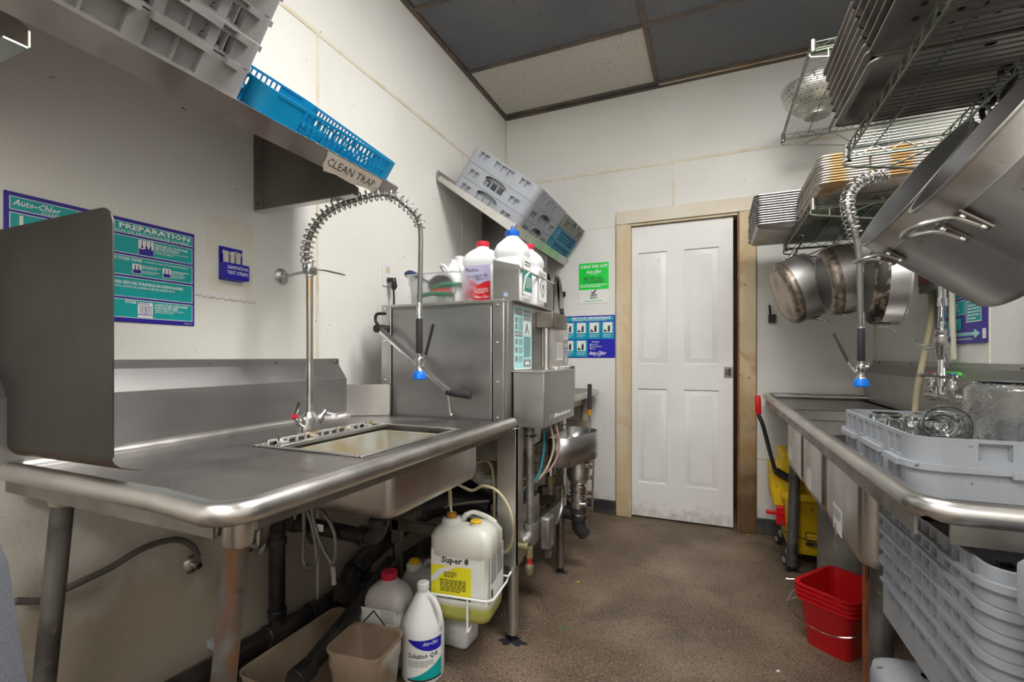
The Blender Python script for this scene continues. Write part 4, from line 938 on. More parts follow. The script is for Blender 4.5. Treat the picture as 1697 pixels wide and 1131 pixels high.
# knives
ks = thing('knife_strip', 'black magnetic knife strip on the back wall above the blue floor care sign', 'knife rack', (-1.10, YB, 1.585))
G().box(-.16, .105, -.02, -.001, -.018, .018).done('magnet_bar', black, ks, bev=.003)
for i, (u, top, bot, w_, lab, hm, sw) in enumerate(((909.5, 452, 514, .038, 'dark bladed knife, leftmost on the magnetic strip', rubber, 0), (922, 453, 520, .045, 'wide bladed knife with red handle in the middle of the magnetic strip', red, 0), (930, 453, 512, .038, 'long knife with black riveted handle, rightmost on the magnetic strip', rubber, .25))):
    a = P(u, top, Y=YB-.03); b_ = P(u, bot, Y=YB-.03); L = a.z-b_.z
    t = thing('kitchen_knife', lab, 'knife', (a.x, YB-.024, b_.z), (0, sw*-.35, 0), 'knives on the magnetic strip')
    g = G(); g.prism([V(-w_/2, 0, 0), V(w_/2, 0, 0), V(w_/2, 0, L*.55), V(w_*.30, 0, L*.82), V(-w_*.2, 0, L), V(-w_/2, 0, L*.7)], (0, .002, 0)); g.done('blade', steel_w if i else steel_g, t)
    g = G(); g.prism([V(-.012, -.006, 0), V(.014, -.006, 0), V(.016, -.006, -.05), V(.012, -.006, -.11), V(-.008, -.006, -.11), V(-.013, -.006, -.05)], (0, .014, 0)); h = g.done('handle', hm, t, bev=.003)
    g = G()
    for q in (-.02, -.05, -.08): g.lathe([(.003, 0), (.003, .001), (0, .001)], (.002, -.006, q), (0, -1, 0), 8)
    g.done('rivets', chrome, h)
# outlet
ot = thing('wall_outlet', 'white outlet plate with black plug on the left wall behind the dishwasher', 'outlet'); q = P(641, 456, X=XL)
G().box(XL+.0005, XL+.006, q.y-.036, q.y+.036, q.z-.058, q.z+.058).done('cover_plate', hdpe, ot, bev=.003)
g = G(); g.box(XL+.006, XL+.007, q.y-.014, q.y+.014, q.z+.008, q.z+.038); g.box(XL+.006, XL+.007, q.y-.014, q.y+.014, q.z-.04, q.z-.01); g.done('sockets', casing, ot)
pg = thing('power_cord', 'black power plug and cord hanging from the outlet beside the dishwasher', 'cord')
G().tube([q+V(.012, .0, -.025), q+V(.04, 0, -.028), q+V(.045, 0, -.06), q+V(.04, 0, -.075)], [.012, .016, .015, .010], 10).done('plug', black, pg)
G().tube(spline([q+V(.04, 0, -.07), q+V(.045, -.002, -.13), q+V(.04, -.004, -.22), q+V(.04, 0, -.40)]), .005, 8).done('cord', black, pg)
dc = thing('rubber_cover', 'brown round rubber cap where the cord passes behind the dishwasher top', 'cap', (q.x+.045, q.y, DZ1-.002)); G().lathe([(0, .0), (.03, 0), (.034, .006), (.02, .012), (0, .013)], n=20).done('disc', burn, dc)
# ---------------------------------------------------------------- yellow sanitiser jug in its wire holder
jx, jy, jz = -.84, 1.545, .150
jz = .170
sj = thing('sanitizer_jug', 'large cloudy white jug of yellow sanitizer with orange cap in a white wire holder', 'jug', (jx, jy, jz), (0, 0, .12)); sj.scale = (1, 1, .93)
g = G(); w_, d_ = .118, .085
g.rrect([(0, 0, .02, .02, .01, .03), (0, 0, .05, .05, .03, .028), (0, 0, w_-.04, d_-.02, .03, .002), (0, 0, w_-.015, d_-.012, .03, .004), (0, 0, w_-.003, d_-.003, .03, .03), (0, 0, w_, d_, .03, .075), (0, 0, w_, d_, .03, .08), (0, 0, w_-.003, d_-.003, .03, .088), (0, 0, w_-.003, d_-.003, .03, .245), (0, 0, w_, d_, .03, .255), (0, 0, w_, d_, .03, .32), (0, 0, w_-.010, d_-.010, .04, .345), (0, 0, w_-.035, d_-.030, .04, .362), (0, 0, .03, .02, .015, .367)])
g.done('body', hdpe_y, sj, ang=60)
g = G(); g.lathe([(.037, 0), (.037, .02), (.031, .026), (.020, .028)], (-.055, -.02, .352), n=24); g.done('collar', hdpe, sj)
g = G(); g.lathe([(.018, 0), (.018, .018), (.014, .020), (0, .020)], (-.055, -.02, .380), n=18); g.done('tube_cap', ocap, sj)
G().cyl(V(-.055, -.02, .395), V(-.060, -.02, .43), .004).done('dip_tube', hdpe, sj)
G().tube([V(-.060, -.02, .43), V(-.063, -.02, .49)], .0075, 10).done('hose_end', hose_y, sj)
g = G(); g.tube(spline([V(-.02, .0, .355), V(-.005, .0, .385), V(.02, .02, .392), V(.06, .045, .37), V(.09, .06, .345)]), [.012]*8+[.010]*17, 10); g.done('handle', hdpe_y, sj)
g = G(); g.lathe([(.020, 0), (.020, .008), (.0, .008)], (.045, -.03, .364), n=18); g.done('filler_neck', hdpe, sj)
g = G(); cap_geo(g, .021, .012, 0); g.done('filler_cap', ycap, sj, M=Matrix.Translation((.045, -.03, .370)))
sg = Sign(flat((-.108, -d_+.0018, .275), (1, 0, 0), (0, 0, 1), (0, -1, 0)), sj)
sg.rect('label', paper, 0, .0, .205, .19, 0); sg.text('Auto-Chlor', ink, .03, .018, .012, .055, shear=.3); sg.text('Super 8', ink, .040, .048, .024, .105, bold=.03, shear=.1)
sg.rect('yellow_block', yel_p, 0, .060, .155, .178, 1); sg.poly('swoosh', paper, [(.0, .105), (.03, .075), (.075, .060), (.10, .060), (.04, .095), (.02, .12), (0, .13)], 2)
sg.lines(ink, .05, .082, .05, 4, .006, .003, 3); sg.lines(ink, .035, .112, .10, 7, .007, .0035, 3); sg.rect('label_foot', ink, 0, .176, .155, .186, 2); sg.lines(paper, .01, .179, .13, 1, .004, .003, 3); sg.done()
sg = Sign(flat((w_-.0018, -.078, .27), (0, 1, 0), (0, 0, 1), (1, 0, 0)), sj)
sg.rect('side_label', paper, 0, 0, .155, .18, 0); sg.lines(ink_g, .012, .012, .06, 17, .0062, .0045); sg.lines(ink_g, .080, .006, .065, 17, .0062, .0045); sg.rect('print_block', ink, .012, .135, .03, .165, 2); sg.done()
wh = thing('wire_holder', 'white wire jug holder fixed to the dishwasher leg', 'holder')
z = .272; cxm = Matrix.Translation((jx, jy, 0)) @ Matrix.Rotation(.12, 4, 'Z')
q = lambda x, y, zz: cxm @ V(x, y, zz)
a, b_ = .130, .102
loop = [q(-a, -b_+.02, z), q(-a+.02, -b_, z), q(a-.02, -b_, z), q(a, -b_+.02, z), q(a+.008, .05, z+.004), q(a, b_, z), q(-a, b_, z)]
g = G(); g.tube(loop, .004, 8, True)
for x in (-a+.05, a-.09):
    g.tube(spline([q(x, -b_, z), q(x, -b_, z-.10), q(x, -b_-.002, jz-.01), q(x, -b_+.01, jz-.016), q(x, 0, jz-.008), q(x, b_, jz-.008), q(x, b_, z)], 6), .004, 8)
g.tube([q(a, b_, z), V(-.726, 1.69, z+.004)], .004, 8)
g.done('wire_frame', white_p, wh)
fh = thing('feed_hose', 'yellowed clear feed hose arching from the sanitizer jug past the dishwasher leg', 'hose')
e0 = sj.matrix_basis @ V(-.063, -.02, .49) if False else (Matrix.Translation((jx, jy, jz)) @ Matrix.Rotation(.12, 4, 'Z')) @ V(-.063, -.02, .492*.93)
pts = [e0, e0+V(.004, 0, .03)]+[P(u, v, Y=1.56) for u, v in ((780, 813), (800, 806), (822, 813), (840, 835), (850, 865))]+[P(851, 890, Y=1.60), P(843, 912, Y=1.64), P(833, 918, Y=1.68)]
G().tube(spline(pts, 8), .0055, 10).done('hose', hose_y, fh)
# ---------------------------------------------------------------- jugs and bins on the floor
qa = thing('gallon_jug', 'translucent white gallon jug with white cap and teal and navy label on the floor', 'jug', (-.938, 1.40, 0), (0, 0, .2))
G().lathe([(0, .004), (.062, 0), (.070, .004), (.074, .014), (.074, .165), (.072, .185), (.062, .215), (.045, .250), (.028, .282), (.020, .292), (.018, .300), (.018, .315), (0, .315)], n=36).done('body', hdpe, qa, ang=50)
g = G(); cap_geo(g, .0215, .026, .300, 24); g.done('cap', hdpe, qa)
G().tube(spline([V(.020, -.006, .285), V(.045, -.012, .272), V(.066, -.018, .235), V(.070, -.018, .20), V(.066, -.016, .18)]), .0095, 12).done('handle', hdpe, qa)
def cylmap(r, a0, z0): return lambda x, y, l: V((r+l+.0006)*math.cos(a0+x/r), (r+l+.0006)*math.sin(a0+x/r), z0-y)
sg = Sign(cylmap(.0742, R_(-112), .165), qa, 10)
W = .128; sg.rect('label', paper, 0, 0, W, .145, 0)
sg.strip('navy_swoosh', navy2, [(W*k/16, .004) for k in range(17)], [(W*k/16, .0045+.040*math.sin(pi*min(1, max(0, k/16*.62)))**.8*(1 if k < 16 else .9)) for k in range(17)], 1)
sg.text('Auto-Chlor', white_p, .055, .022, .013, .055, l=3, shear=.3); sg.text('Solution QA', ink, .004, .064, .017, .105, bold=.02, shear=.12)
sg.lines(ink, .005, .073, .09, 4, .006, .0018)
sg.strip('teal_swoosh', teal, [(W*k/16, .136-.060*(k/16)**1.2) for k in range(17)], [(W*k/16, .137) for k in range(17)], 1); sg.rect('label_foot', ink, 0, .137, W, .143, 2); sg.done()
rj = sq_jug('chemical_jug', 'cloudy jug with a red cap and a black diamond hazard label on the floor', P(645, 950, Z=.32).x, P(645, 950, Z=.32).y, 0, .165, .12, .31, hdpe_d, redcap, .031, rz=.1)
sg = Sign(flat((-.080, -.0612, .215), (1, 0, 0), (0, 0, 1), (0, -1, 0)), rj)
sg.rect('label', paper, 0, 0, .145, .12, 0); sg.poly('warning_diamond', ink, [(.055, .004), (.115, .064), (.055, .12), (.0, .064)], 1); sg.poly('warning_diamond', paper, [(.055, .012), (.107, .064), (.055, .113), (.007, .064)], 2); sg.rect('warning_mark', ink, .03, .055, .075, .060, 3); sg.rect('warning_mark', ink, .04, .065, .08, .075, 3); sg.lines(ink_g, .085, .006, .055, 6, .007, .003); sg.done()
yj = thing('chemical_jug', 'cloudy rectangular jug with a yellow cap standing behind the red capped jug', 'jug', (-1.045, 1.66, 0), (0, 0, .1))
G().rrect([(0, 0, .02, .02, .01, 0), (0, 0, .10, .075, .03, 0), (0, 0, .125, .09, .03, .015), (0, 0, .125, .09, .03, .215), (0, 0, .115, .08, .03, .245), (0, 0, .06, .04, .03, .262), (0, 0, .01, .01, .005, .264)]).done('body', hdpe_d, yj, ang=60)
g = G(); g.lathe([(.032, 0), (.032, .022), (.026, .03), (0, .03)], (-.085, -.035, .245), n=24); g.done('collar', hdpe_y, yj)
g = G(); cap_geo(g, .022, .014, 0); g.done('cap', ycap, yj, M=Matrix.Translation((-.085, -.035, .273)))
G().tube(spline([V(-.04, -.03, .262), V(-.02, -.03, .285), V(.05, -.02, .285), V(.10, -.02, .255)]), .010, 10).done('handle', hdpe_d, yj)
wj = thing('chemical_jug', 'white jug lying on the floor behind the gallon jug, only its side showing', 'jug', (-.925, 1.62, .0))
G().rrect([(0, 0, .01, .01, .005, 0), (0, 0, .06, .045, .02, 0), (0, 0, .07, .055, .02, .012), (0, 0, .07, .055, .02, .06), (0, 0, .055, .04, .02, .10), (0, 0, .02, .02, .015, .13), (0, 0, .018, .018, .015, .16), (0, 0, .01, .01, .005, .16)]).done('body', hdpe, wj, ang=60)
tb1 = thing('food_bin', 'small tan translucent food bin with red gauge marks on the floor, nearest the camera', 'bin', (-1.035, 1.215, 0), (0, 0, .12))
bin_geo(G(), .19, .165, .20, .014, .006).done('bin_shell', tan_c, tb1, ang=60)
sg = Sign(flat((-.02, -.0800, .15), (1, 0, 0), (0, 0, 1), (0, -1, 0)), tb1); sg.rect('gauge_marks', mat('red_brown_ink', (.30, .04, .02), .5), 0, 0, .001, .13, 1)
for k in range(6): sg.rect('gauge_marks', MATS['red_brown_ink'], -.012 if k % 2 else -.02, .02*k, .012, .02*k+.0012, 1)
sg.done()
tb2 = thing('food_bin', 'long tan translucent food bin on the floor behind the black drain pipe', 'bin', (-1.27, 1.22, 0), (0, 0, 0))
bin_geo(G(), .19, .42, .135, .014, .006).done('bin_shell', tan_c, tb2, ang=60)
# ---------------------------------------------------------------- plumbing under the dish table
def pipe(name, label, pts, r, m, cat='pipe', k=8, clamps=(), cm=None):
    t = thing(name, label, cat); G().tube(spline(pts, k), r, 18).done('pipe', m, t)
    for i in clamps:
        p = Vector(i[0]); d = Vector(i[1]).normalized(); G().cyl(p-d*i[2], p+d*i[2], r+i[3], n=20).done('coupling', cm or m, t, bev=.002)
    return t
X0 = -1.415
vy = 1.195
p0, p1 = V(-.985, 1.20, .70), V(-.985, 1.20, .60)
G_ = thing('drain_pipe', 'black plastic drain from the dish table sink, running to the wall and down', 'pipe')
G().tube([V(-.968, 1.20, .70), V(-.968, 1.20, .59)]+[V(-.968-.045+.045*math.cos(a), 1.20, .59-.045*math.sin(a)) for a in [pi/2*k/6 for k in range(1, 7)]]+[V(-1.10, 1.20, .545), V(-1.36, 1.20, .545)], .026, 18).done('trap_arm', pipe_b, G_)
G().tube([V(X0+.06, vy, .545)]+[V(X0+.055-.05*math.sin(a), vy, .495+.05*math.cos(a)) for a in [pi/2*k/6 for k in range(0, 7)]]+[V(X0+.005, vy, .16)], .027, 18).done('drop_pipe', pipe_b, G_)
g = G()
for (c0, d_) in ((V(-.968, 1.20, .66), V(0, 0, 1)), (V(-.968, 1.20, .60), V(0, 0, 1)), (V(-1.03, 1.20, .545), V(1, 0, 0)), (V(-1.33, 1.20, .545), V(1, 0, 0)), (V(X0+.005, vy, .47), V(0, 0, 1)), (V(X0+.005, vy, .22), V(0, 0, 1))): g.cyl(c0-d_*.014, c0+d_*.014, .032, n=18)
g.done('couplings', pipe_b, G_, bev=.003)
G().cyl(V(X0+.02, 1.20, .59), V(X0+.09, 1.20, .56), .03, n=18).done('cleanout_cap', pipe_b, G_, bev=.004)
G().box(-1.21, -1.175, 1.172, 1.175, .545, .568).done('pipe_sticker', paper, G_)
t = pipe('waste_pipe', 'black plastic waste pipe along the foot of the left wall with a grey clamp', [V(X0, .75, .175), V(X0, .95, .165), V(X0, 1.2, .15), V(X0, 1.45, .13), V(X0, 1.7, .115)], .032, pipe_b, clamps=[((X0, 1.19, .15), (0, 1, -.06), .04, .006), ((X0, 1.36, .14), (0, 1, -.06), .02, .005), ((X0, 1.47, .13), (0, 1, -.06), .03, .006)])
g = G(); g.tube([V(X0+.040*math.cos(a), 1.0+.004, .163+.040*math.sin(a)) for a in [R_(-60+12*k) for k in range(21)]], .005, 8); g.box(XL, X0-.03, .995, 1.013, .19, .215); g.done('pipe_clamp', rack_g, t)
pipe('waste_pipe', 'black plastic waste pipe slanting across the floor in front of the long bin', [V(-1.15, 1.03, .145), V(-1.16, 1.10, .15), V(-1.185, 1.28, .185), V(-1.225, 1.50, .23), V(-1.25, 1.62, .25)], .029, pipe_b, clamps=[((-1.155, 1.07, .148), (.03, -1, -.06), .03, .005)])
pipe('waste_pipe', 'black corrugated drain elbow behind the jugs, running on beneath the dishwasher', [V(-1.31, 1.42, .20), V(-1.36, 1.50, .215), V(-1.38, 1.62, .25), V(-1.36, 1.80, .30), V(-1.34, 2.1, .33)], .042, pipe_b, clamps=[((-1.37, 1.56, .235), (-.1, 1, .25), .03, .006)])
cd = thing('conduit', 'grey flexible conduit looping low along the left wall', 'cable')
pts = [P(u, v, X=XL+.03) for u, v in ((25, 997), (70, 995), (110, 976), (180, 943), (240, 908), (290, 895), (318, 905), (328, 922))]
G().tube(spline(pts), .0085, 10).done('conduit', hose_d, cd)
def flange(name, label, c0, r=.028, valve=False):
    t = thing(name, label, 'valve' if valve else 'flange'); c0 = Vector(c0)
    G().lathe([(r, 0), (r, .003), (r*.75, .009), (.011, .011), (.010, .035)], c0, (1, 0, 0), 24).done('escutcheon', chrome_d, t)
    if valve:
        g = G(); g.cyl(c0+V(.03, 0, 0), c0+V(.06, 0, 0), .010); g.cyl(c0+V(.048, 0, 0), c0+V(.048, 0, .035), .007); g.done('valve_body', chrome_d, t)
        G().lathe([(0, .0), (.008, 0), (.018, .003), (.018, .008), (.006, .010), (0, .010)], c0+V(.065, 0, -.004), (1, 0, 0), 16, sx=1, sy=.6).done('oval_handle', chrome_d, t)
    return t
flange('pipe_flange', 'rusty round wall flange behind the front table leg', P(318, 935, X=XL))
fv = flange('stop_valve', 'chrome stop valve on a round wall flange below the dish table', P(412, 903, X=XL), valve=True)
vb = P(412, 903, X=XL)+V(.048, 0, .035)
hs_ = thing('braided_hose', 'braided supply hose rising from the wall stop valve over the drain pipe', 'hose')
G().tube(spline([vb, vb+V(.01, .005, .03), P(445, 860, X=-1.40), P(480, 860, X=-1.36), P(505, 880, X=-1.34), P(520, 905, Y=1.17)]), .007, 10).done('hose', hose_s, hs_)
g = G(); g.cyl(vb, vb+V(.002, 0, .025), .009); g.done('ferrule', chrome_d, hs_)
def loop(label, uvs, Y=1.225, r=.0065):
    t = thing('braided_hose', label, 'hose'); G().tube(spline([P(u, v, Y=Y) for u, v in uvs]), r, 10).done('hose', hose_s, t); return t
loop('braided hose looping down behind the drain pipe from the faucet', [(503, 800), (503, 840), (504, 875), (502, 920), (506, 938), (516, 941), (524, 925), (521, 890), (510, 850), (495, 845), (488, 860)], 1.165)
l2_ = loop('braided hose crossing the drain pipe and ending in a steel swivel fitting', [(518, 800), (517, 842), (521, 870), (533, 905), (547, 930), (550, 938), (556, 915), (553, 880), (535, 850), (512, 838)], 1.165)
a = P(551, 938, Y=1.165)
g = G(); g.tube([a, a+V(.002, 0, -.03), a+V(.004, 0, -.033), a+V(.006, 0, -.060)], [.010, .010, .007, .009], 10); g.done('swivel_fitting', chrome_d, l2_, bev=.001)
# grey cloth cover at the left edge of the picture
gc = thing('cloth_cover', 'light grey fabric cover standing at the extreme left edge of the picture', 'cloth', (-.70, .19, 0))
g = G(); rows = []
for z, r in ((.0, .115), (.3, .105), (.55, .095), (.78, .070), (.90, .058), (.95, .045), (.965, .001)):
    rows.append([V(r*math.cos(a)*(1+.05*math.sin(5*a)), r*math.sin(a)*(1+.05*math.sin(5*a)), z) for a in [2*pi*k/40 for k in range(40)]])
g.grid(rows, True); g.done('fabric', cloth_m, gc, ang=70)
# ---------------------------------------------------------------- signs
def frame_line(s, m, x0, y0, x1, y1, t, l, name='outline'):
    s.rect(name, m, x0, y0, x1, y0+t, l); s.rect(name, m, x0, y1-t, x1, y1, l); s.rect(name, m, x0, y0, x0+t, y1, l); s.rect(name, m, x1-t, y0, x1, y1, l)
a = P(5, 316, X=XL); b_ = P(321, 465, X=XL); zt = P(321, 389, X=XL).z; zb = P(321, 541, X=XL).z
W = b_.y-a.y; H = zt-zb
ws = thing('wall_sign', 'large teal and navy dish preparation sign half hidden by the splash guard', 'sign', (XL, a.y, zb))
G().box(.0005, .004, 0, W, 0, H).done('backing', navy, ws, bev=.002)
s = Sign(flat((.0042, 0, H), (0, 1, 0), (0, 0, 1), (1, 0, 0)), ws)
m_ = .03*H
def panel(y0, y1, x0=m_, x1=None):
    x1 = x1 or W-m_*.8
    s.rect('outline', white_p, x0, y0*H, x1, y1*H, 1); t = .006*H; s.rect('panel', teal, x0+t, y0*H+t, x1-t, y1*H-t, 2)
panel(.035, .145); panel(.165, .335); panel(.355, .545); panel(.565, .755); panel(.775, .955)
s.text('Auto-Chlor', white_p, m_*1.6, .105*H, .050*H, .20*W, l=3, shear=.3, bold=.02); s.text('SYSTEM', white_p, .15*W, .135*H, .018*H, .09*W, l=3)
s.text('WARE PREPARATION', white_p, .31*W, .098*H, .048*H, .655*W, l=3, bold=.035); s.text('PREPARACION DE ARTICULOS DE COCINA', white_p, .36*W, .136*H, .024*H, .60*W, l=3, bold=.01)
s.text('1', white_p, .06*W, .27*H, .085*H, l=3, bold=.05); s.text('PRE-SCRAPE', white_p, .17*W, .235*H, .04*H, .30*W, l=3, bold=.02)
for k, (t_, y) in enumerate((('2', .48), ('3', .69), ('4', .90))): s.text(t_, white_p, .06*W, y*H, .09*H, l=3, bold=.05)
s.text('PRESOAK ALL FLATWARE', white_p, .735*W, .218*H, .026*H, .215*W, l=3, bold=.02); s.text('BEFORE RACKING', white_p, .735*W, .248*H, .026*H, .155*W, l=3, bold=.02)
s.text('REMOJE TODOS LOS CUBIERTOS ANTES DE', white_p, .735*W, .270*H, .014*H, .215*W, l=3, shear=.2); s.text('LLENAR LAS CUBIERTAS', white_p, .735*W, .290*H, .014*H, .12*W, l=3, shear=.2)
s.rect('picture', paper, .635*W, .180*H, .727*W, .325*H, 3); s.poly('picture_ink', navy, [(.637*W, .325*H), (.637*W, .265*H), (.66*W, .27*H), (.69*W, .255*H), (.725*W, .265*H), (.725*W, .325*H)], 4)
for x in (.655, .680, .705): s.rect('picture_ink', navy, x*W, .185*H, (x+.004)*W, .26*H, 4); s.rect('picture_ink', navy, (x-.004)*W, .235*H, (x+.008)*W, .258*H, 4)
s.text('RACK SOILED DISHES', white_p, .46*W, .400*H, .028*H, .20*W, l=3, bold=.02); s.text('COLOQUE LA VAJILLA SUCIA APROPIADAMENTE', white_p, .668*W, .397*H, .016*H, .285*W, l=3, shear=.2, bold=.01)
for x in (.600, .782): s.rect('picture', paper, x*W, .425*H, (x+.055)*W, .520*H, 3); s.rect('picture_ink', navy, (x+.004)*W, .48*H, (x+.051)*W, .515*H, 4); s.rect('picture_ink', navy, (x+.014)*W, .435*H, (x+.020)*W, .48*H, 4); s.rect('picture_ink', navy, (x+.034)*W, .435*H, (x+.040)*W, .48*H, 4)
s.lines(white_p, .66*W, .432*H, .11*W, 2, .018*H, .008*H, 3); s.lines(white_p, .66*W, .480*H, .10*W, 3, .012*H, .004*H, 3); s.lines(white_p, .842*W, .440*H, .115*W, 2, .018*H, .008*H, 3); s.lines(white_p, .842*W, .482*H, .09*W, 3, .012*H, .004*H, 3)
s.text('PRE-RINSE DISHES BEFORE WASHING IN DISHWASHER', white_p, .36*W, .630*H, .030*H, .56*W, l=3, bold=.02); s.text('ENJUAGUE LOS PLATOS ANTES DE LAVARLOS EN EL LAVAPLATOS', white_p, .36*W, .665*H, .022*H, .50*W, l=3, shear=.2, bold=.01)
s.text('STORE', white_p, .56*W, .815*H, .028*H, .063*W, l=3, bold=.02)
s.rect('picture', paper, .632*W, .795*H, .722*W, .945*H, 3); 
for x in (.637, .655, .673, .691): s.rect('picture_ink', navy, x*W, .797*H, (x+.006)*W, .82*H, 4)
for x in (.640, .682):
    s.rect('picture_ink', navy, x*W, .830*H, (x+.035)*W, .835*H, 4)
    for k in range(8): s.rect('picture_ink', navy, (x+.001)*W, (.842+.009*k)*H, (x+.034)*W, (.845+.009*k)*H, 4)
s.rect('picture_ink', navy, .632*W, .915*H, .722*W, .922*H, 4); s.rect('picture_ink', navy, .677*W, .83*H, .681*W, .92*H, 4)
s.text('ALWAYS STORE CLEAN DISHES', white_p, .735*W, .820*H, .026*H, .215*W, l=3, bold=.02); s.text('IN PROTECTED AREA', white_p, .735*W, .850*H, .026*H, .15*W, l=3, bold=.02)
s.text('SIEMPRE GUARDE LOS PLATOS LIMPIOS', white_p, .735*W, .870*H, .014*H, .19*W, l=3, shear=.2); s.text('EN UN AREA PROTEGIDA', white_p, .735*W, .890*H, .014*H, .12*W, l=3, shear=.2)
s.text('FORM 31217', white_p, .925*W, .985*H, .012*H, .055*W, l=3)
s.done()
# sanitation test strip holder
a = P(362, 407, X=XL); b_ = P(403, 467, X=XL); W, H = b_.y-a.y, a.z-P(362, 463, X=XL).z
th_ = thing('test_strip_holder', 'small blue test strip holder with three clear vials on the left wall', 'holder', (XL, a.y, a.z-H))
G().box(.0005, .004, 0, W*.94, 0, H).done('back_plate', navy2, th_, bev=.003)
G().box(.004, .032, 0, W*1.0, .002, H*.50).done('pocket', navy2, th_, bev=.003)
for k in range(3): G().lathe([(0, 0), (.0085, 0), (.0085, .055), (.009, .056), (.009, .068), (0, .068)], (.016, .014+k*.021, H*.5-.030), n=14).done('vial', mat('vial_plastic', (.62, .61, .60), .3, c2=(.5, .48, .45), ns=60), th_)
s = Sign(flat((.0325, .006, H*.5), (0, 1, 0), (0, 0, 1), (1, 0, 0)), th_); s.text('SANITATION', white_p, .002, H*.18, H*.095, W*.82, bold=.02); s.text('TEST STRIPS', white_p, .0, H*.34, H*.10, W*.86, bold=.02); s.done()
s = Sign(flat((.0045, .004, H), (0, 1, 0), (0, 0, 1), (1, 0, 0)), th_); s.text('Auto-Chlor', white_p, .002, H*.20, H*.12, W*.85, bold=.02, shear=.3); s.done()
rz_ = thing('glue_residue', 'yellowed glue residue square around the test strip holder', 'stain', (XL, a.y-.04, a.z+.07)); rz_.matrix_world = Matrix.Identity(4)
s = Sign(flat((XL+.0003, a.y-.045, a.z+.10), (0, 1, 0), (0, 0, 1), (1, 0, 0)), rz_)
gl = mat('glue_stain', (.76, .74, .64), .45, c2=(.79, .78, .72), ns=14)
s.poly('residue', gl, [(0, .01), (.17, 0), (.172, .10), (.168, .25), (.15, .262), (.12, .25), (.05, .256), (.01, .25), (.003, .12)], 0); s.done()
rm = thing('scuff_line', 'row of dark glue specks below the test strip holder', 'stain'); g = G(); random.seed(5)
a0 = P(325, 490, X=XL); b0_ = P(425, 503, X=XL)
for i in range(70):
    p = a0.lerp(b0_, i/70)+V(.0004, 0, random.uniform(-.004, .004)); k = random.uniform(.0008, .003); g.box(p.x-.0003, p.x+.0005, p.y-k, p.y+k, p.z-.001, p.z+.001)
tag(g.done('specks', mat('speck', (.35, .29, .22), .8), rm), kind='stuff')
# green and white sign, back wall
def back_sign(name, label, u0, v0, u1, v1, base, d=.003):
    a = P(u0, v0, Y=YB); b_ = P(u1, v1, Y=YB); W, H = b_.x-a.x, a.z-b_.z
    t = thing(name, label, 'sign', (a.x, YB, b_.z)); G().box(0, W, -d, -.0005, 0, H).done('backing', base, t, bev=.001)
    return t, Sign(flat((0, -d-.0003, H), (1, 0, 0), (0, 0, 1), (0, -1, 0)), t), W, H
t, s, W, H = back_sign('wall_sign', 'green and white CHECK THIS OUT sign on the back wall left of the door', 959.5, 438, 1009, 502, paper)
s.rect('green_field', green_p, 0, 0, W, H*.66, 1); s.text('CHECK THIS OUT!', white_p, W*.5, H*.125, H*.075, W*.92, bold=.03, align='c'); s.text('Auto-Chlor', white_p, W*.5, H*.255, H*.08, W*.50, bold=.03, shear=.3, align='c'); s.text('SYSTEM', white_p, W*.5, H*.29, H*.02, W*.2, align='c')
s.text('REUSES ALL', ink, W*.5, H*.415, H*.075, W*.66, bold=.02, align='c'); s.text('CONTAINERS!', ink, W*.5, H*.50, H*.075, W*.74, bold=.02, align='c')
s.lines(white_p, W*.04, H*.535, W*.9, 2, H*.04, H*.018); s.text('GREEN', ink, W*.5, H*.82, H*.06, W*.22, bold=.03, align='c'); s.text('MISSION', ink, W*.5, H*.885, H*.05, W*.22, bold=.03, align='c')
s.poly('leaf_mark', ink, [(W*.38, H*.69), (W*.47, H*.73), (W*.60, H*.64), (W*.56, H*.72), (W*.47, H*.765)], 2); s.rect('footer_lines', green_p, W*.2, H*.935, W*.8, H*.95, 1); s.done()
t, s, W, H = back_sign('wall_sign', 'blue and teal DAILY FLOOR CARE MAINTENANCE sign on the back wall', 905, 526, 1019.5, 593.5, navy2)
s.rect('header', teal2, W*.02, H*.03, W*.985, H*.13, 1); s.text('DAILY FLOOR CARE MAINTENANCE', white_p, W*.39, H*.085, H*.055, W*.55, bold=.03); s.text('MANTENIMIENTO DEL PISO EN FORMA DIARIA', white_p, W*.40, H*.125, H*.028, W*.48)
s.text('Auto-Chlor', white_p, W*.12, H*.11, H*.05, W*.14, shear=.3)
X_ = [.02, .255, .44, .62, .81]; X2 = [.25, .435, .615, .80, .985]
for r, (y0, y1) in enumerate(((.15, .555), (.575, .975))):
    for c in range(1, 5) if r == 0 else range(1, 3):
        x0, x1 = X_[c]*W, X2[c]*W; s.rect('panel', teal2, x0, y0*H, x1, y1*H, 1); w_ = x1-x0
        s.rect('picture', paper, x0+w_*.14, (y0+.02)*H, x1-w_*.14, (y0+.26)*H, 2)
        px, py = x0+w_*.2, (y0+.24)*H; k = w_*.6
        s.poly('picture_ink', ink, [(px+k*.55, py), (px+k*.5, py-k*.5), (px+k*.62, py-k*.85), (px+k*.8, py-k*.85), (px+k*.82, py-k*.4), (px+k*.8, py)], 3)
        s.poly('picture_ink', ink, [(px, py), (px+k*.05, py-k*.35), (px+k*.12, py-k*.35), (px+k*.5, py-k*.05), (px+k*.3, py)], 3)
        s.lines(white_p, x0+w_*.14, (y0+.30)*H, w_*.7, 2, .04*H, .010*H, 2)
s.rect('panel', teal2, X_[0]*W, .15*H, X2[0]*W, .975*H, 1); s.rect('picture', paper, .05*W, .2*H, .2*W, .4*H, 2); s.rect('arrow', white_p, .21*W, .28*H, .245*W, .31*H, 2)
s.text('Products', white_p, W*.68, H*.64, H*.04, W*.1, bold=.02)
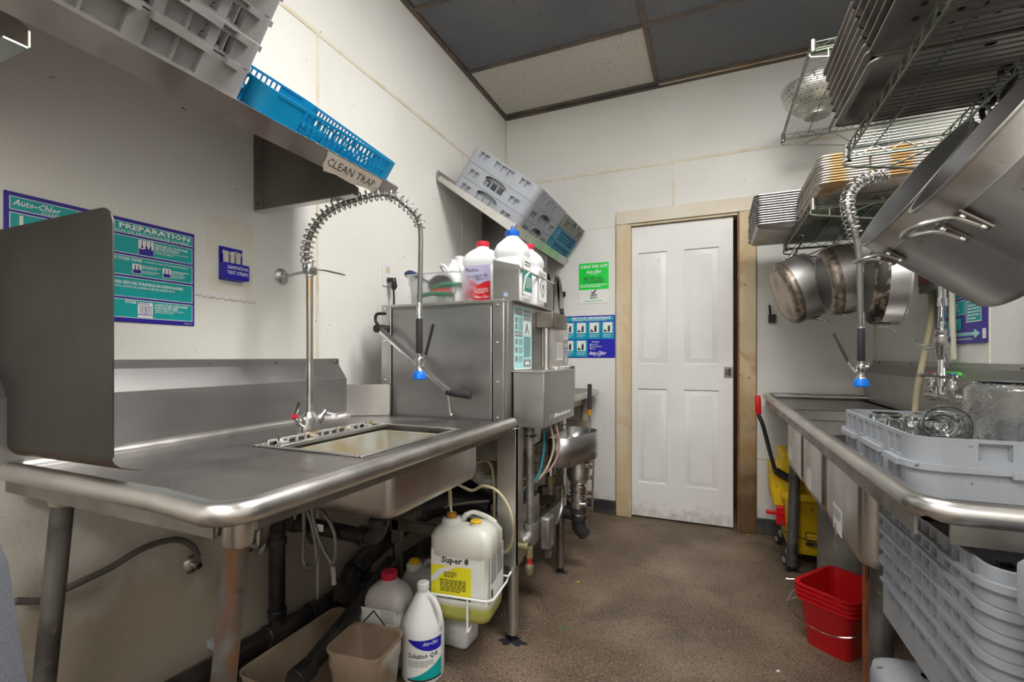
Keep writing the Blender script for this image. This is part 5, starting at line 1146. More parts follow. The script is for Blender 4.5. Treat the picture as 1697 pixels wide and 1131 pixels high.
for k, q in enumerate(('Pure Force', 'Shines & Neutral', 'Re-act')): s.rect('bullet', white_p, W*.65, H*(.665+.05*k), W*.665, H*(.695+.05*k), 1); s.text(q, white_p, W*.675, H*(.695+.05*k), H*.028, W*(.09, .14, .05)[k], bold=.02)
s.text('Auto-Chlor', white_p, W*.63, H*.925, H*.085, W*.24, bold=.03, shear=.3); s.text('SYSTEM', white_p, W*.70, H*.96, H*.022, W*.10); s.done()
# poster on the right wall
a = P(1552, 487, X=XR); b_ = P(1640, 568, X=XR); zt = 1.56; W, H = a.y-b_.y, zt-b_.z
t = thing('wall_sign', 'purple and teal numbered washing steps sign on the right wall behind the tall faucet', 'sign', (XR, a.y, b_.z)); G().box(-.004, -.0005, -W, 0, 0, H).done('backing', purple, t, bev=.001)
s = Sign(flat((-.0045, 0, H), (0, -1, 0), (0, 0, 1), (-1, 0, 0)), t)
for k in range(4):
    y0 = H*(.10+.16*k); s.rect('panel', teal, W*.04, y0, W*.15, y0+H*.14, 1); s.text(str(k), white_p, W*.07, y0+H*.11, H*.08, l=2, bold=.05); s.rect('outline', white_p, W*.16, y0, W*.62, y0+H*.14, 1); s.rect('panel', teal, W*.165, y0+.002, W*.615, y0+H*.14-.002, 2)
    s.text(('SCRAPE', 'WASH', 'RINSE', 'SANITIZE')[k], white_p, W*.24, y0+H*.07, H*.05, W*.25, l=3, bold=.03); s.lines(white_p, W*.22, y0+H*.09, W*.3, 2, H*.022, H*.008, 3)
    if k != 3: s.rect('panel', teal, W*.67, y0, W*.94, y0+H*.14, 1); s.lines(white_p, W*.70, y0+H*.03, W*.2, 4, H*.025, H*.01, 2)
s.rect('outline', white_p, W*.64, H*.60, W*.90, H*.80, 1); s.rect('panel', teal, W*.65, H*.61, W*.89, H*.79, 2); s.lines(white_p, W*.67, H*.64, W*.2, 5, H*.03, H*.012, 3)
s.rect('panel', teal, W*.04, H*.75, W*.55, H*.86, 1); s.lines(white_p, W*.07, H*.77, W*.42, 3, H*.025, H*.01, 3)
s.poly('arrow', cyan, [(W*.12, H*.895), (W*.78, H*.895), (W*.78, H*.865), (W*.88, H*.91), (W*.78, H*.955), (W*.78, H*.925), (W*.12, H*.925)], 1); s.text('TEST SANITIZER WATER REGULARLY', purple, W*.16, H*.918, H*.015, W*.58, l=2); s.text('SYSTEMA DE MEDICION A CONTINUAR', white_p, W*.25, H*.965, H*.018, W*.5, bold=.02)
s.rect('code_box', paper, W*.915, H*.87, W*.975, H*.96, 1); s.done()
# ---------------------------------------------------------------- three-compartment sink, right
s3 = thing('three_bowl_sink', 'long three-bowl stainless sink with rolled rim beside the red buckets', 'sink', (.58, 2.07, 0)); Ms = Matrix.Translation((-.58, -2.07, 0))
def S(name, g, m, par=s3, **k): return g.done(name, m, par, M=Ms, **k)
RX, RY0, RY1, RZ = .305, .925, 3.29, .882
bowls = [(1.385, 1.79), (1.815, 2.205), (2.215, 2.62)]; BX0, BX1, BZ = .335, .79, .592
SZ = .868
g = G(); ys = [RY0, *[y for b in bowls for y in b], RY1]
for i in range(0, len(ys), 2): g.box(RX, .82, ys[i], ys[i+1], SZ-.003, SZ)
g.box(RX, BX0, RY0, RY1, SZ-.003, SZ); g.box(BX1, .82, RY0, RY1, SZ-.003, SZ)
S('deck', g, steel_h)
for y0, y1 in bowls:
    g = G(); c = ((BX0+BX1)/2, (y0+y1)/2); hx, hy = (BX1-BX0)/2, (y1-y0)/2
    g.rrect([(*c, hx, hy, .035, SZ-.001), (*c, hx, hy, .035, BZ+.04), (*c, hx-.006, hy-.006, .035, BZ+.015), (*c, hx-.03, hy-.03, .03, BZ), (*c, .03, .03, .02, BZ-.002)])
    S('bowl', g, steel_w, ang=60)
g = G(); rr = .045
pts = [V(.86, RY0, RZ), V(.6, RY0, RZ)]+[V(RX+rr-rr*math.sin(a), RY0+rr-rr*math.cos(a), RZ) for a in [pi/2*k/8 for k in range(9)]]+[V(RX, y, RZ) for y in (1.4, 2.0, 2.6, 3.2)]
pts += [V(RX+.05-.05*math.cos(a), RY1-.05+.05*math.sin(a), RZ) for a in [pi/2*k/6 for k in range(7)]]+[V(.6, RY1, RZ), V(.86, RY1, RZ)]
S('rolled_rim', g.tube(pts, .0185, 14), steel_w)
g = G(); g.box(RX-.004, RX+.001, RY0+.03, RY1-.05, SZ-.035, SZ); g.box(RX+.03, .86, RY0-.002, RY0+.002, SZ-.035, SZ); S('rim_skirt', g, steel_d)
pr = [(.815, SZ), (.815, 1.03), (.858, 1.078), (.858, 1.098), (.866, 1.098), (.866, 1.078), (.825, 1.028), (.825, SZ)]
S('backsplash', G().prism([V(x, RY0-.01, z) for x, z in pr], (0, 3.335-RY0, 0)), steel, ang=18)
g = G(); g.box(.34, .815, 3.30, 3.304, SZ, .905); S('end_upstand', g, steel_w)
g = G()
for y in (1.0, 1.45, 1.9, 2.35, 2.75, 3.2): g.lathe([(0, .005), (.005, .004), (.008, 0)], (.858, y, 1.088), (-1, 0, 0), 10)
S('splash_screws', g, steel_d)
g = G()
for (u0, v0, u1, v1) in ((1306, 738, 1312, 764), (1337, 772, 1345, 815)): 
    a = P(u0, v0, X=BX0-.001); b_ = P(u1, v1, X=BX0-.001); g.box(BX0-.0012, BX0-.0004, b_.y, a.y, b_.z, a.z)
a = P(1381, 826, X=BX0-.001); b_ = P(1395, 893, X=BX0-.001); g.box(BX0-.0012, BX0-.0004, b_.y, a.y, b_.z, a.z-.01)
S('paper_label', g, paper)
sg = Sign(flat(V(BX0-.0016, a.y, a.z-.012)-V(.58, 2.07, 0), (0, -1, 0), (0, 0, 1), (-1, 0, 0)), s3); sg.lines(ink_g, .006, .008, abs(a.y-b_.y)-.012, 5, .006, .003); sg.poly('certification_mark', ink_g, [(.01, .06), (.03, .05), (.05, .075), (.03, .10)], 1); sg.lines(ink_g, .006, .11, .05, 3, .008, .003); sg.done()
def sleg(x, y, dx, dy, m_, h=SZ-.04):
    l = S('leg', G().cyl(V(x+dx, y+dy, .025), V(x, y, h), .026, n=16), m_)
    g = G(); g.lathe([(0, 0), (.016, 0), (.02, .015), (.024, .03)], (x+dx, y+dy, 0), n=14); g.done('foot', black, l, M=Ms)
sleg(.405, 2.84, -.02, 0, leg_dk, .80); sleg(.405, 1.475, -.012, 0, leg_dk); sleg(.80, 2.84, 0, 0, leg_dk); sleg(.80, 1.2, 0, 0, leg_dk)
# mixer and pre-rinse on the right
mx = thing('mixer_faucet', 'wall mounted mixer with spout and tall riser over the three-bowl sink', 'faucet'); mb = V(.775, 2.20, .975)
g = G(); g.tube([mb+V(0, -.10, 0), mb+V(0, -.07, 0), mb+V(0, -.03, 0), mb, mb+V(0, .03, 0), mb+V(0, .07, 0), mb+V(0, .10, 0)], [.022, .022, .013, .016, .013, .022, .022], 14)
for s_ in (-1, 1): g.cyl(mb+V(0, s_*.095, 0), mb+V(.04, s_*.095, 0), .014); g.lathe([(.016, 0), (.016, .02), (.022, .024), (.022, .034), (.012, .04), (.011, .055)], mb+V(0, s_*.085, .005), n=14)
g.done('mixer_body', chrome_d, mx)
for s_, m_ in ((1, redcap), (-1, bluecap)):
    q = mb+V(0, s_*.085, .06); h = G().lathe([(.010, 0), (.014, .004), (.017, .02), (.012, .024)], q, n=12).done('handle_hub', chrome, mx); G().lathe([(.010, .0235), (.008, .027), (0, .027)], q, n=12).done('index_button', m_, h)
    G().tube([q+V(0, 0, .012), q+V(-.03, -.03*s_ if s_ > 0 else .035, .014), q+V(-.055, -.05 if s_ > 0 else .06, .016)], [.006, .006, .008], 8).done('lever', chrome, h)
rx, ry = mb.x, mb.y
g = G(); g.cyl(V(rx, ry, .985), V(rx, ry, 1.12), .011); g.lathe([(.018, .985), (.018, 1.01)], (rx, ry, 0), n=12); g.done('riser_pipe', chrome, mx)
G().cyl(V(rx, ry+.012, 1.13), V(rx, ry+.012, 1.72), .0095).done('riser_upper', chrome_d, mx)
g = G(); g.lathe([(.013, 1.11), (.018, 1.125), (.020, 1.15), (.024, 1.16), (.024, 1.195), (.020, 1.20), (.022, 1.205), (.022, 1.22), (.014, 1.225)], (rx, ry, 0), n=16); g.cyl(V(rx, ry, 1.155), V(rx-.02, ry+.07, 1.155), .009); g.tube([V(rx-.02, ry+.07, 1.155), V(rx-.04, ry+.10, 1.175), V(rx-.045, ry+.125, 1.20)], [.007, .006, .006], 8); g.done('spout_valve', chrome_d, mx)
tipX, tipY = .70, 1.98
G().tube(spline([V(rx, ry, 1.22), V(rx, ry, 1.26), V(rx-.01, ry-.03, 1.30), V(.735, 2.08, 1.385), V(.712, 2.02, 1.42), V(tipX, 1.985, 1.425), V(tipX-.005, 1.97, 1.40), V(tipX-.005, 1.97, 1.30)], 6), .0105, 12).done('spout', chrome, mx)
G().lathe([(.0125, 0), (.0135, -.004), (.0135, -.028), (.010, -.03)], (tipX-.005, 1.97, 1.315), n=16).done('aerator', chrome, mx)
sp = thing('pre_rinse_spray', 'hanging pre-rinse spray with coiled spring and blue nozzle over the three-bowl sink', 'faucet')
hx_, hy_ = .47, 1.97
def A2(u, v, k): return P(u, v, Y=hy_+(ry-hy_)*k)
hp = [P(1427, 560, Y=hy_), P(1426, 500, Y=hy_), P(1424, 430, Y=hy_), P(1419, 395, Y=hy_), P(1409, 362, Y=hy_+.01), P(1405, 330, Y=hy_+.03), P(1420, 305, Y=hy_+.06), P(1450, 293, Y=hy_+.10), P(1485, 292, Y=hy_+.14), P(1515, 297, Y=hy_+.18), V(.74, ry-.01, 1.74), V(rx, ry+.012, 1.70)]
hd = dense(hp, .002); G().tube(hd[::4], .0100, 10).done('hose', hose_s, sp)
i0 = min(range(len(hd)), key=lambda i: (hd[i]-P(1419, 392, Y=hy_)).length)
hd2 = dense(hp, .0011); i0 = min(range(len(hd2)), key=lambda i: (hd2[i]-P(1419, 392, Y=hy_)).length)
hs = helix(hd2[i0:-8], .0215, 58); G().tube(hs, .0030, 7).done('spring', chrome, sp)
spray_head(sp, P(1427, 540+4, Y=hy_), (-1, .35, 0), .125, .115)
# dispenser and tubes
dp = thing('soap_dispenser', 'small grey chemical dispenser box with a red label on the right wall', 'dispenser'); a = P(1522, 462, X=.80); b_ = P(1550, 497, X=.80)
y1, y0 = P(1522, 497, X=.80).y, P(1550, 497, X=.80).y
G().box(.80, .874, y0, y1, 1.385, 1.60).done('housing', rack_v, dp, bev=.003)
g = G(); g.box(.798, .80, y0+.06, y1-.002, 1.415, 1.60); g.done('label', mat('wine_print', (.28, .02, .08), .4), dp)
for pts, m_, lab, r in (([V(.83, y1-.035, 1.39), V(.83, y1-.045, 1.30), V(.80, y1-.07, 1.15), V(.765, y1-.10, .99), V(.75, y1-.12, .88)], hose_y, 'yellowed clear tube hanging from the dispenser into the sink', .012), ([V(.83, y1-.11, 1.39), V(.835, y1-.12, 1.2), V(.83, y1-.125, 1.075), V(.83, y1-.15, 1.06), V(.83, y1-.28, 1.058)], hose_g, 'bright green tube hanging from the dispenser beside the yellowed one', .007), ([V(.85, y1-.16, 1.39), V(.85, y1-.17, 1.2), V(.85, y1-.175, 1.11)], mat('clear_tube', (.60, .57, .45), .35), 'pale clear tube against the wall under the dispenser', .010)):
    t = thing('dispenser_tube', lab, 'tube'); G().tube(spline(pts), r, 10).done('tube', m_, t)
# ---------------------------------------------------------------- rack of glasses on the drainboard
cl = [(-.195, -.16, 'O'), (-.152, -.118, 'O'), (-.095, -.055, 'O'), (-.048, -.008, 'O'), (0, .04, 'O'), (.048, .088, 'O'), (.118, .150, 'O'), (.158, .19, 'O')]
gr = thing('glass_rack', 'grey two-level dish rack of glassware on the near drainboard', 'dish rack', (.585, 1.315, SZ+.001), (0, 0, .0))
for k in range(4):
    g = G()
    if k in (2, 1): side_geo(g, .055, cl, .014, .046); 
    else: side_geo(g, .055, [(-.10, -.055, 'P'), (-.05, -.005, 'P'), (.10, .15, 'P'), (.155, .20, 'P')], .012, .048)
    g.done('lower_side', rack_g, gr, M=Matrix.Rotation(k*pi/2, 4, 'Z'))
    g = G()
    if k in (2, 1): side_geo(g, .052, cl, .008, .044, ledges=[(-.21, -.10, -.008, .003, .012), (-.05, .09, -.006, .005, .010), (.12, .21, -.008, .003, .012)])
    else: side_geo(g, .052, [(-.16, -.115, 'P'), (-.10, -.055, 'P'), (-.05, -.005, 'P'), (.03, .07, 'P'), (.10, .15, 'P')], .016, .046, ledges=[(-.21, -.12, -.006, .004, .010), (-.12, .02, -.010, .002, .013), (.02, .21, -.006, .004, .010)])
    g.done('upper_side', rack_g, gr, M=Matrix.Translation((0, 0, .055)) @ Matrix.Rotation(k*pi/2, 4, 'Z'))
g = G(); corner_geo(g, .107); corner_geo(g, .060, .049, pr=.010); g.done('corner_posts', rack_g, gr)
g = G(); base_geo(g); g.done('base_grid', rack_g, gr)
GZ = SZ+.013
def glassware(name, label, prof, M, cat='glass', bump=False, group=None):
    t = thingM(name, label, cat, M, group); g = G(); g.lathe(prof, n=36); g.done('glass_body', glass_b if bump else glass, t, ang=70); return t
glass_b = mat('embossed_glass', (.96, .97, .97), .04, tr=1, ior=1.45, bump=.5, bs=90)
def wall(pr, th=.003):   # closed glass wall from an outer profile (bottom closed, top open)
    return [(0, pr[0][1])]+pr+[(max(r-th, .001), z) for r, z in pr[::-1][:-1]]+[(max(pr[0][0]-th, .001), pr[0][1]+th), (0, pr[0][1]+th)]
jar = wall([(.075, 0), (.085, .008), (.088, .02), (.088, .145), (.080, .165), (.066, .175), (.066, .19)], .004)
glassware('glass_jar', 'large embossed glass jar standing upside down in the rack of glassware', jar, Matrix.Translation((.565, 1.245, GZ+.19)) @ Matrix.Rotation(pi, 4, 'X'), 'jar', True)
tum = wall([(.028, 0), (.030, .004), (.038, .10)], .0025)
wine = [(0, 0), (.036, 0), (.036, .002), (.006, .006), (.0045, .012), (.0045, .07), (.008, .078), (.030, .095), (.042, .12), (.042, .14), (.037, .175), (.0345, .175), (.040, .14), (.040, .12), (.028, .097), (.006, .083), (0, .082)]
rimc = P(1570, 705, Y=1.17); dirn = V(.25, .92, -.12).normalized()
glassware('wine_glass', 'stemmed glass lying with its open bowl towards the camera at the rack front', wine, Matrix.Translation(rimc+dirn*.175) @ V(0, 0, 1).rotation_difference(-dirn).to_matrix().to_4x4(), 'glass')
tc_ = P(1502, 707, Y=1.27)
glassware('tumbler', 'straight glass tumbler lying on its side behind the stemmed glass', wall([(.024, 0), (.026, .004), (.028, .11)], .0025), Matrix.Translation(tc_) @ V(0, 0, 1).rotation_difference(V(.97, .2, .02).normalized()).to_matrix().to_4x4(), 'glass')
k = 0
for (x, y) in ((.40, 1.45), (.49, 1.46), (.58, 1.48), (.41, 1.36), (.50, 1.38), (.70, 1.40), (.70, 1.18), (.72, 1.50)):
    glassware('tumbler', 'small upside-down tumbler standing in the grey rack of glassware', tum, Matrix.Translation((x, y, GZ+.10)) @ Matrix.Rotation(pi, 4, 'X'), 'glass', group='tumblers in the rack')
# ---------------------------------------------------------------- nested racks below the drainboard
nz = .525
crt = thing('crate', 'dark green plastic crate under the nested grey racks', 'crate', (.70, 1.19, 0))
g = G(); x, y, h = .15, .19, nz-.002
for a_ in range(4):
    z = .0+a_*(h-.03)/3; g.box(-x, x, -y, -y+.008, z, z+.03); g.box(-x, x, y-.008, y, z, z+.03); g.box(-x, -x+.008, -y, y, z, z+.03); g.box(x-.008, x, -y, y, z, z+.03)
for i in range(5):
    q = -x+.008+(2*x-.03)*i/4; g.box(q, q+.012, -y+.001, -y+.007, 0, h); g.box(q, q+.012, y-.007, y-.001, 0, h); q = -y+(2*y-.014)*i/4; g.box(-x+.001, -x+.007, q, q+.012, 0, h); g.box(x-.007, x-.001, q, q+.012, 0, h)
g.box(-x, x, -y, y, 0, .006); g.done('crate_body', mat('dark_green_plastic', (.01, .06, .03), .5), crt)
nr = make_rack('lowest grey rack of the nested stack under the right drainboard', rack_g, .090, [(-.185, -.14, 'O'), (-.132, -.10, 'O'), (-.07, -.03, 'P'), (-.022, .018, 'P'), (.026, .066, 'P'), (.11, .15, 'O'), (.155, .19, 'O')], .045, .075, [(-.21, .21, .080, .086, .008)], group='nested grey racks under the drainboard')
nr.location = (.617, 1.13, nz); nr.rotation_euler = (0, 0, 0)
cn = [(-.200, -.183, 'O'), (-.178, -.160, 'O'), (-.140, -.112, 'O'), (-.106, -.078, 'P'), (-.072, -.048, 'O'), (-.028, .002, 'P'), (.008, .038, 'O'), (.044, .070, 'P'), (.098, .122, 'O'), (.128, .152, 'O'), (.170, .198, 'O')]
nn_ = make_rack('second grey rack up in the nested stack under the right drainboard', rack_g, .035, cn, .003, .027, [(-.21, -.06, .026, .035, .008), (-.06, .09, .028, .035, .006), (.09, .21, .026, .035, .008)], group='nested grey racks under the drainboard', base=False, corner_ledge=(.024, .035, .008))
nn_.location = (.617, 1.13, nz+.091)
for i, nm in enumerate(('third', 'fourth', 'fifth')): dup(nn_, loc=(.617, 1.13, nz+.091+.036*(i+1)), label='%s grey rack up in the nested stack under the right drainboard' % nm)
tpk = make_rack('topmost grey rack of the nested stack, its inner dividers showing under the rim', rack_g, .055, cn, .003, .047, [(-.21, -.06, .022, .029, .008), (-.06, .09, .024, .030, .006), (.09, .21, .022, .029, .008)], group='nested grey racks under the drainboard', base=False, corner_ledge=(.024, .035, .008)); tpk.location = (.617, 1.13, nz+.091+.036*4)
for i in range(3):
    pts = [V(-.235, -.14+.14*i, .020), V(-.10, -.14+.14*i, .020), V(-.07, -.14+.14*i, .034), V(.07, -.14+.14*i, .034), V(.10, -.14+.14*i, .020), V(.235, -.14+.14*i, .020)]
    g = G(); g.grid([[p+V(0, 0, -.03) for p in pts], pts]); g.done('divider', rack_g, tpk, solid=.003)
    g = G(); g.grid([[V(p.y, p.x, p.z-.03) for p in pts], [V(p.y, p.x, p.z) for p in pts]]); g.done('divider', rack_g, tpk, solid=.003)
gb = thing('grey_bin', 'tall light grey plastic bin at the right edge of the picture, beside the nested racks', 'bin', (.50, .775, 0))
G().rrect([(0, 0, .10, .06, .025, 0), (0, 0, .115, .080, .03, .78), (0, 0, .125, .090, .03, .78), (0, 0, .125, .090, .03, .842), (0, 0, .120, .085, .03, .85), (0, 0, .110, .075, .03, .80), (0, 0, .10, .06, .025, .02), (0, 0, .01, .01, .005, .02)]).done('bin_shell', rack_g, gb, ang=60)
gt = thing('grey_tub', 'rounded light grey plastic tub on the floor in front of the nested racks', 'tub', (.42, 1.26, 0))
G().rrect([(0, 0, .07, .06, .03, 0), (0, 0, .085, .075, .03, .02), (0, 0, .088, .078, .035, .40), (0, 0, .084, .074, .035, .425), (0, 0, .066, .056, .03, .438), (0, 0, .01, .01, .005, .442)]).done('tub_body', rack_g, gt, ang=60)
bk = thing('black_bucket', 'black rubber bucket with a domed lid at the bottom right corner of the picture', 'bucket', (.385, .60, 0))
G().lathe([(0, 0), (.065, 0), (.078, .70), (0, .70)], n=36).done('bucket_body', rubber, bk)
G().lathe([(.082, .70), (.084, .715), (.078, .728), (.04, .735), (0, .736)], n=36).done('domed_cover', rubber, bk)
wd = thing('wooden_board', 'thin reddish-brown wooden board leaning against the sink leg', 'board', (.380, 1.535, 0)); G().box(-.004, .004, -.012, .012, 0, .61).done('board', mat('red_wood', (.30, .10, .03), .5, c2=(.18, .05, .02), ns=12, st=(5, 5, 1)), wd)
cp_ = thing('concrete_pier', 'round grey concrete pier beneath the sink bowls', 'pier', (.58, 2.70, 0)); G().lathe([(0, 0), (.115, 0), (.115, .02), (.105, .03), (.105, BZ-.01), (0, BZ-.01)], n=32).done('pier', concrete, cp_)
# ---------------------------------------------------------------- red buckets
e1 = V(.8, -.6, 0); e2 = V(.6, .8, 0); c0 = V(.462, 2.185, 0)
def bucket(label, z):
    t = thingM('red_bucket', label, 'bucket', frame(c0+V(0, 0, z), e1, e2), 'red buckets by the sink leg')
    g = G(); h = .205
    g.rrect([(0, 0, .01, .01, .005, .012), (0, 0, .065, .095, .03, .012), (0, 0, .07, .10, .03, .0), (0, 0, .078, .108, .03, 0), (0, 0, .080, .110, .03, .006), (0, 0, .098, .130, .035, h-.03), (0, 0, .100, .132, .035, h-.028), (0, 0, .110, .142, .038, h-.026), (0, 0, .110, .142, .038, h-.02), (0, 0, .102, .134, .035, h-.018), (0, 0, .104, .136, .035, h-.006), (0, 0, .114, .146, .04, h-.004), (0, 0, .114, .146, .04, h), (0, 0, .100, .132, .035, h), (0, 0, .076, .106, .03, .016), (0, 0, .01, .01, .005, .014)])
    g.done('bucket_body', red, t, ang=60)
    g = G(); g.box(-.128, -.108, -.018, .018, h-.045, h-.012); g.box(.108, .128, -.018, .018, h-.045, h-.012); g.done('handle_lugs', red, t, bev=.003); return t
bucket('lowest of the nested red buckets on the floor', .0)
bucket('middle red bucket of the nested set', .016)
b3 = bucket('topmost red bucket of the nested set, its open inside showing', .032)
for (z, sw) in ((.20, 1), (.225, .6)):
    pass
g = G(); 
g.tube(spline([V(-.130, 0, .185), V(-.134, -.05, .15), V(-.125, -.135, .11), V(-.05, -.18, .085), V(.06, -.185, .085), V(.13, -.14, .11), V(.132, -.05, .15), V(.130, 0, .185)], 8), .0024, 8)
g.done('wire_handle', chrome, b3)
g = G(); g.tube([V(-.128, .0, .165), V(-.16, -.02, .16), V(-.19, -.04, .155)], .0024, 8); g.tube([V(-.128, 0, .11), V(-.15, -.03, .09), V(-.18, -.06, .07)], .0024, 8); g.done('wire_ends', chrome, b3)
# ---------------------------------------------------------------- yellow mop bucket
mbk = thing('mop_bucket', 'yellow wheeled mop bucket with side press wringer under the far end of the sink', 'mop bucket', (.51, 3.05, 0))
G().rrect([(0, 0, .01, .01, .005, .075), (0, 0, .12, .15, .04, .07), (0, 0, .13, .16, .04, .09), (0, 0, .155, .19, .05, .36), (0, 0, .165, .20, .05, .365), (0, 0, .165, .20, .05, .40), (0, 0, .155, .19, .05, .40), (0, 0, .125, .155, .04, .10), (0, 0, .01, .01, .005, .09)]).done('bucket_body', yellow, mbk, ang=60)
g = G(); 
for x in (-.145, .145):
    for y in (-.16, .16):
        g.lathe([(0, -.012), (.026, -.012), (.032, -.008), (.032, .008), (.026, .012), (0, .012)], (x, y, .032), (1, .4, 0), 20)
g.done('wheels', rubber, mbk)
g = G()
for x in (-.145, .145):
    for y in (-.16, .16): g.lathe([(0, -.014), (.016, -.014), (.016, .014), (0, .014)], (x, y, .032), (1, .4, 0), 16); g.cyl(V(x*.93, y*.93, .05), V(x*.93, y*.93, .085), .012)
g.done('casters', rack_g, mbk)
wr = G(); L0 = -.205
wr.prism([V(L0, -.10, .36), V(L0+.01, -.10, .30), V(L0+.05, -.10, .30), V(L0+.06, -.10, .24), V(L0+.14, -.10, .22), V(L0+.20, -.10, .25), V(L0+.22, -.10, .48), V(L0+.17, -.10, .50), V(L0+.16, -.10, .54), V(L0+.10, -.10, .60), V(L0+.05, -.10, .60), V(L0+.04, -.10, .52), V(L0, -.10, .50)], (0, .22, 0))
wrg = wr.done('wringer', yellow, mbk, bev=.006)
G().box(L0-.004, L0+.03, -.08, .09, .37, .44).done('wringer_lip', yellow, wrg, bev=.005)
G().box(L0+.02, L0+.07, -.12, -.095, .10+.1, .30).done('red_release', red, mbk, bev=.004)
G().box(L0-.03, L0+.06, -.125, -.105, .255, .275).done('red_lever', red, mbk, bev=.003)
g = G(); g.tube([V(L0+.015, -.12, .50), V(L0+.05, -.12, .475), V(L0+.12, -.12, .44)], [.018, .022, .018], 10); g.lathe([(0, 0), (.014, 0), (.014, .01), (0, .01)], (L0+.05, -.14, .475), (0, 1, 0), 12); g.done('crank_link', black, mbk)
hp0 = V(L0+.012, -.12, .50)
tp2 = V(-.275, -.10, .905)
G().tube(spline([hp0, V(L0-.012, -.115, .60), V(-.25, -.11, .74), V(-.272, -.10, .80)]), .011, 10).done('press_handle', black, mbk)
G().tube([V(-.272, -.10, .80), V(-.272, -.10, .81), V(-.275, -.10, .895), V(-.275, -.10, .905)], [.013, .016, .016, .012], 12).done('handle_grip', red, mbk)
G().tube(spline([V(-.165, -.20, .25), V(-.16, -.215, .20), V(0, -.22, .17), V(.15, -.215, .20)]), .0025, 6).done('carry_wire', black, mbk)
sg = Sign(flat((-.06, -.185, .20), (1, 0, 0), (0, .1, 1), (0, -1, 0)), mbk); sg.rect('maker_mark', ink, 0, 0, .085, .04, 8); sg.rect('maker_mark_field', yellow, .005, .005, .08, .035, 9); sg.text('Rubbermaid', ink, .008, .025, .012, .07, l=10); sg.rect('maker_mark', ink, 0, .05, .04, .065, 8); sg.rect('maker_mark', ink, .045, .05, .085, .065, 8); sg.done()
# ---------------------------------------------------------------- wire shelves on the right wall
def zig(g, p0, p1, off, n, r):
    pts = [p0+(p1-p0)*(i/n)+(off if i % 2 else V(0, 0, 0)) for i in range(n+1)]; g.tube(pts, r, 5)
def wire_shelf(label, x0, y0, y1, z, brackets, rods=(), m=wire_m):
    t = thing('wire_shelf', label, 'shelf', (XR, (y0+y1)/2, z)); M = Matrix.Translation((-XR, -(y0+y1)/2, -z)); x1 = XR-.012
    g = G(); n = int((y1-y0)/.0215)
    for i in range(n+1): y = y0+.01+(y1-y0-.02)*i/n; g.tube([V(x0, y, z), V(x1, y, z)], .0017, 5)
    tag(g.done('deck_wires', m, t, M=M), kind='stuff')
    for x in (x0, x1):
        g = G(); g.tube([V(x, y0, z-.004), V(x, y1, z-.004)], .003, 6); g.tube([V(x, y0, z-.032), V(x, y1, z-.032)], .003, 6); zig(g, V(x, y0, z-.005), V(x, y1, z-.005), V(0, 0, -.027), int((y1-y0)/.028), .0022)
        g.done('edge_truss', m, t, M=M)
    for y in (y0, y1):
        g = G(); g.tube([V(x0, y, z-.004), V(x1, y, z-.004)], .003, 6); g.tube([V(x0, y, z-.030), V(x1, y, z-.030)], .003, 6); zig(g, V(x0, y, z-.005), V(x1, y, z-.005), V(0, 0, -.025), 14, .0022); g.done('end_truss', m, t, M=M)
    for x in rods:
        g = G(); g.tube([V(x, y0, z-.006), V(x, y1, z-.006)], .0026, 6); g.done('cross_rod', m, t, M=M)
    xm = (x0+x1)*.5-.02
    g = G(); g.tube([V(xm, y0, z-.004), V(xm, y1, z-.004)], .0028, 6); g.tube([V(xm, y0, z-.026), V(xm, y1, z-.026)], .0028, 6); zig(g, V(xm, y0, z-.005), V(xm, y1, z-.005), V(0, 0, -.021), int((y1-y0)/.03), .002); g.done('middle_truss', m, t, M=M)
    for x, y in ((x0, y0), (x0, y1)): g = G(); g.lathe([(.011, -.042), (.011, .004)], (x+.004, y, z), n=14); g.done('corner_sleeve', wire_c, t, M=M)
    for y, mm in brackets:
        g = G(); za, zb = z-.036, z-.150; tip = V(x0-.012, y, z-.046)
        loop = [V(x1, y, za), V(x0+.01, y, za)]+[V(x0+.006-.012*math.sin(a), y, z-.048+.012*math.cos(a)) for a in [pi*k/6 for k in range(7)]]+[V(x1, y, zb)]
        g.tube(loop, .0038, 8); g.tube([V(x1, y, za), V(x1, y, zb)], .0038, 6)
        w_ = x1-x0
        hh = lambda f: za-(.024+(zb+.06-(z))*0)-.0 if False else (z-.060)+(zb-(z-.060))*f
        fs = [.10, .13, .42, .62, .88]
        g.tube([V(x0+w_*.12, y, za), V(x0+w_*.12, y, hh(.12))], .003, 6); g.tube([V(x0+w_*.42, y, za), V(x0+w_*.20, y, hh(.20))], .003, 6); g.tube([V(x0+w_*.50, y, za), V(x0+w_*.72, y, hh(.72))], .003, 6); g.tube([V(x1, y, za), V(x0+w_*.76, y, hh(.76))], .003, 6)
        g.done('support_bracket', mm, t, M=M)
    return t
ZB = 1.715
wire_shelf('lower far wire shelf on the right wall, holding two stacks of sheet pans', .37, 2.20, 2.99, ZB+.035, ((2.205, wire_l), (2.985, wire_m)), rods=(.50,))
wire_shelf('near wire shelf on the right wall, holding steam pans above two stock pots', .37, .55, 1.69, ZB+.035, ((1.685, wire_m), (.6, wire_m)), rods=(.44, .70))
wire_shelf('upper wire shelf near the ceiling in the far right corner, holding a colander', .37, 2.22, 3.08, 2.395, ((2.225, wire_l), (3.075, wire_m)), rods=(.50,))
SZ_ = ZB+.0375
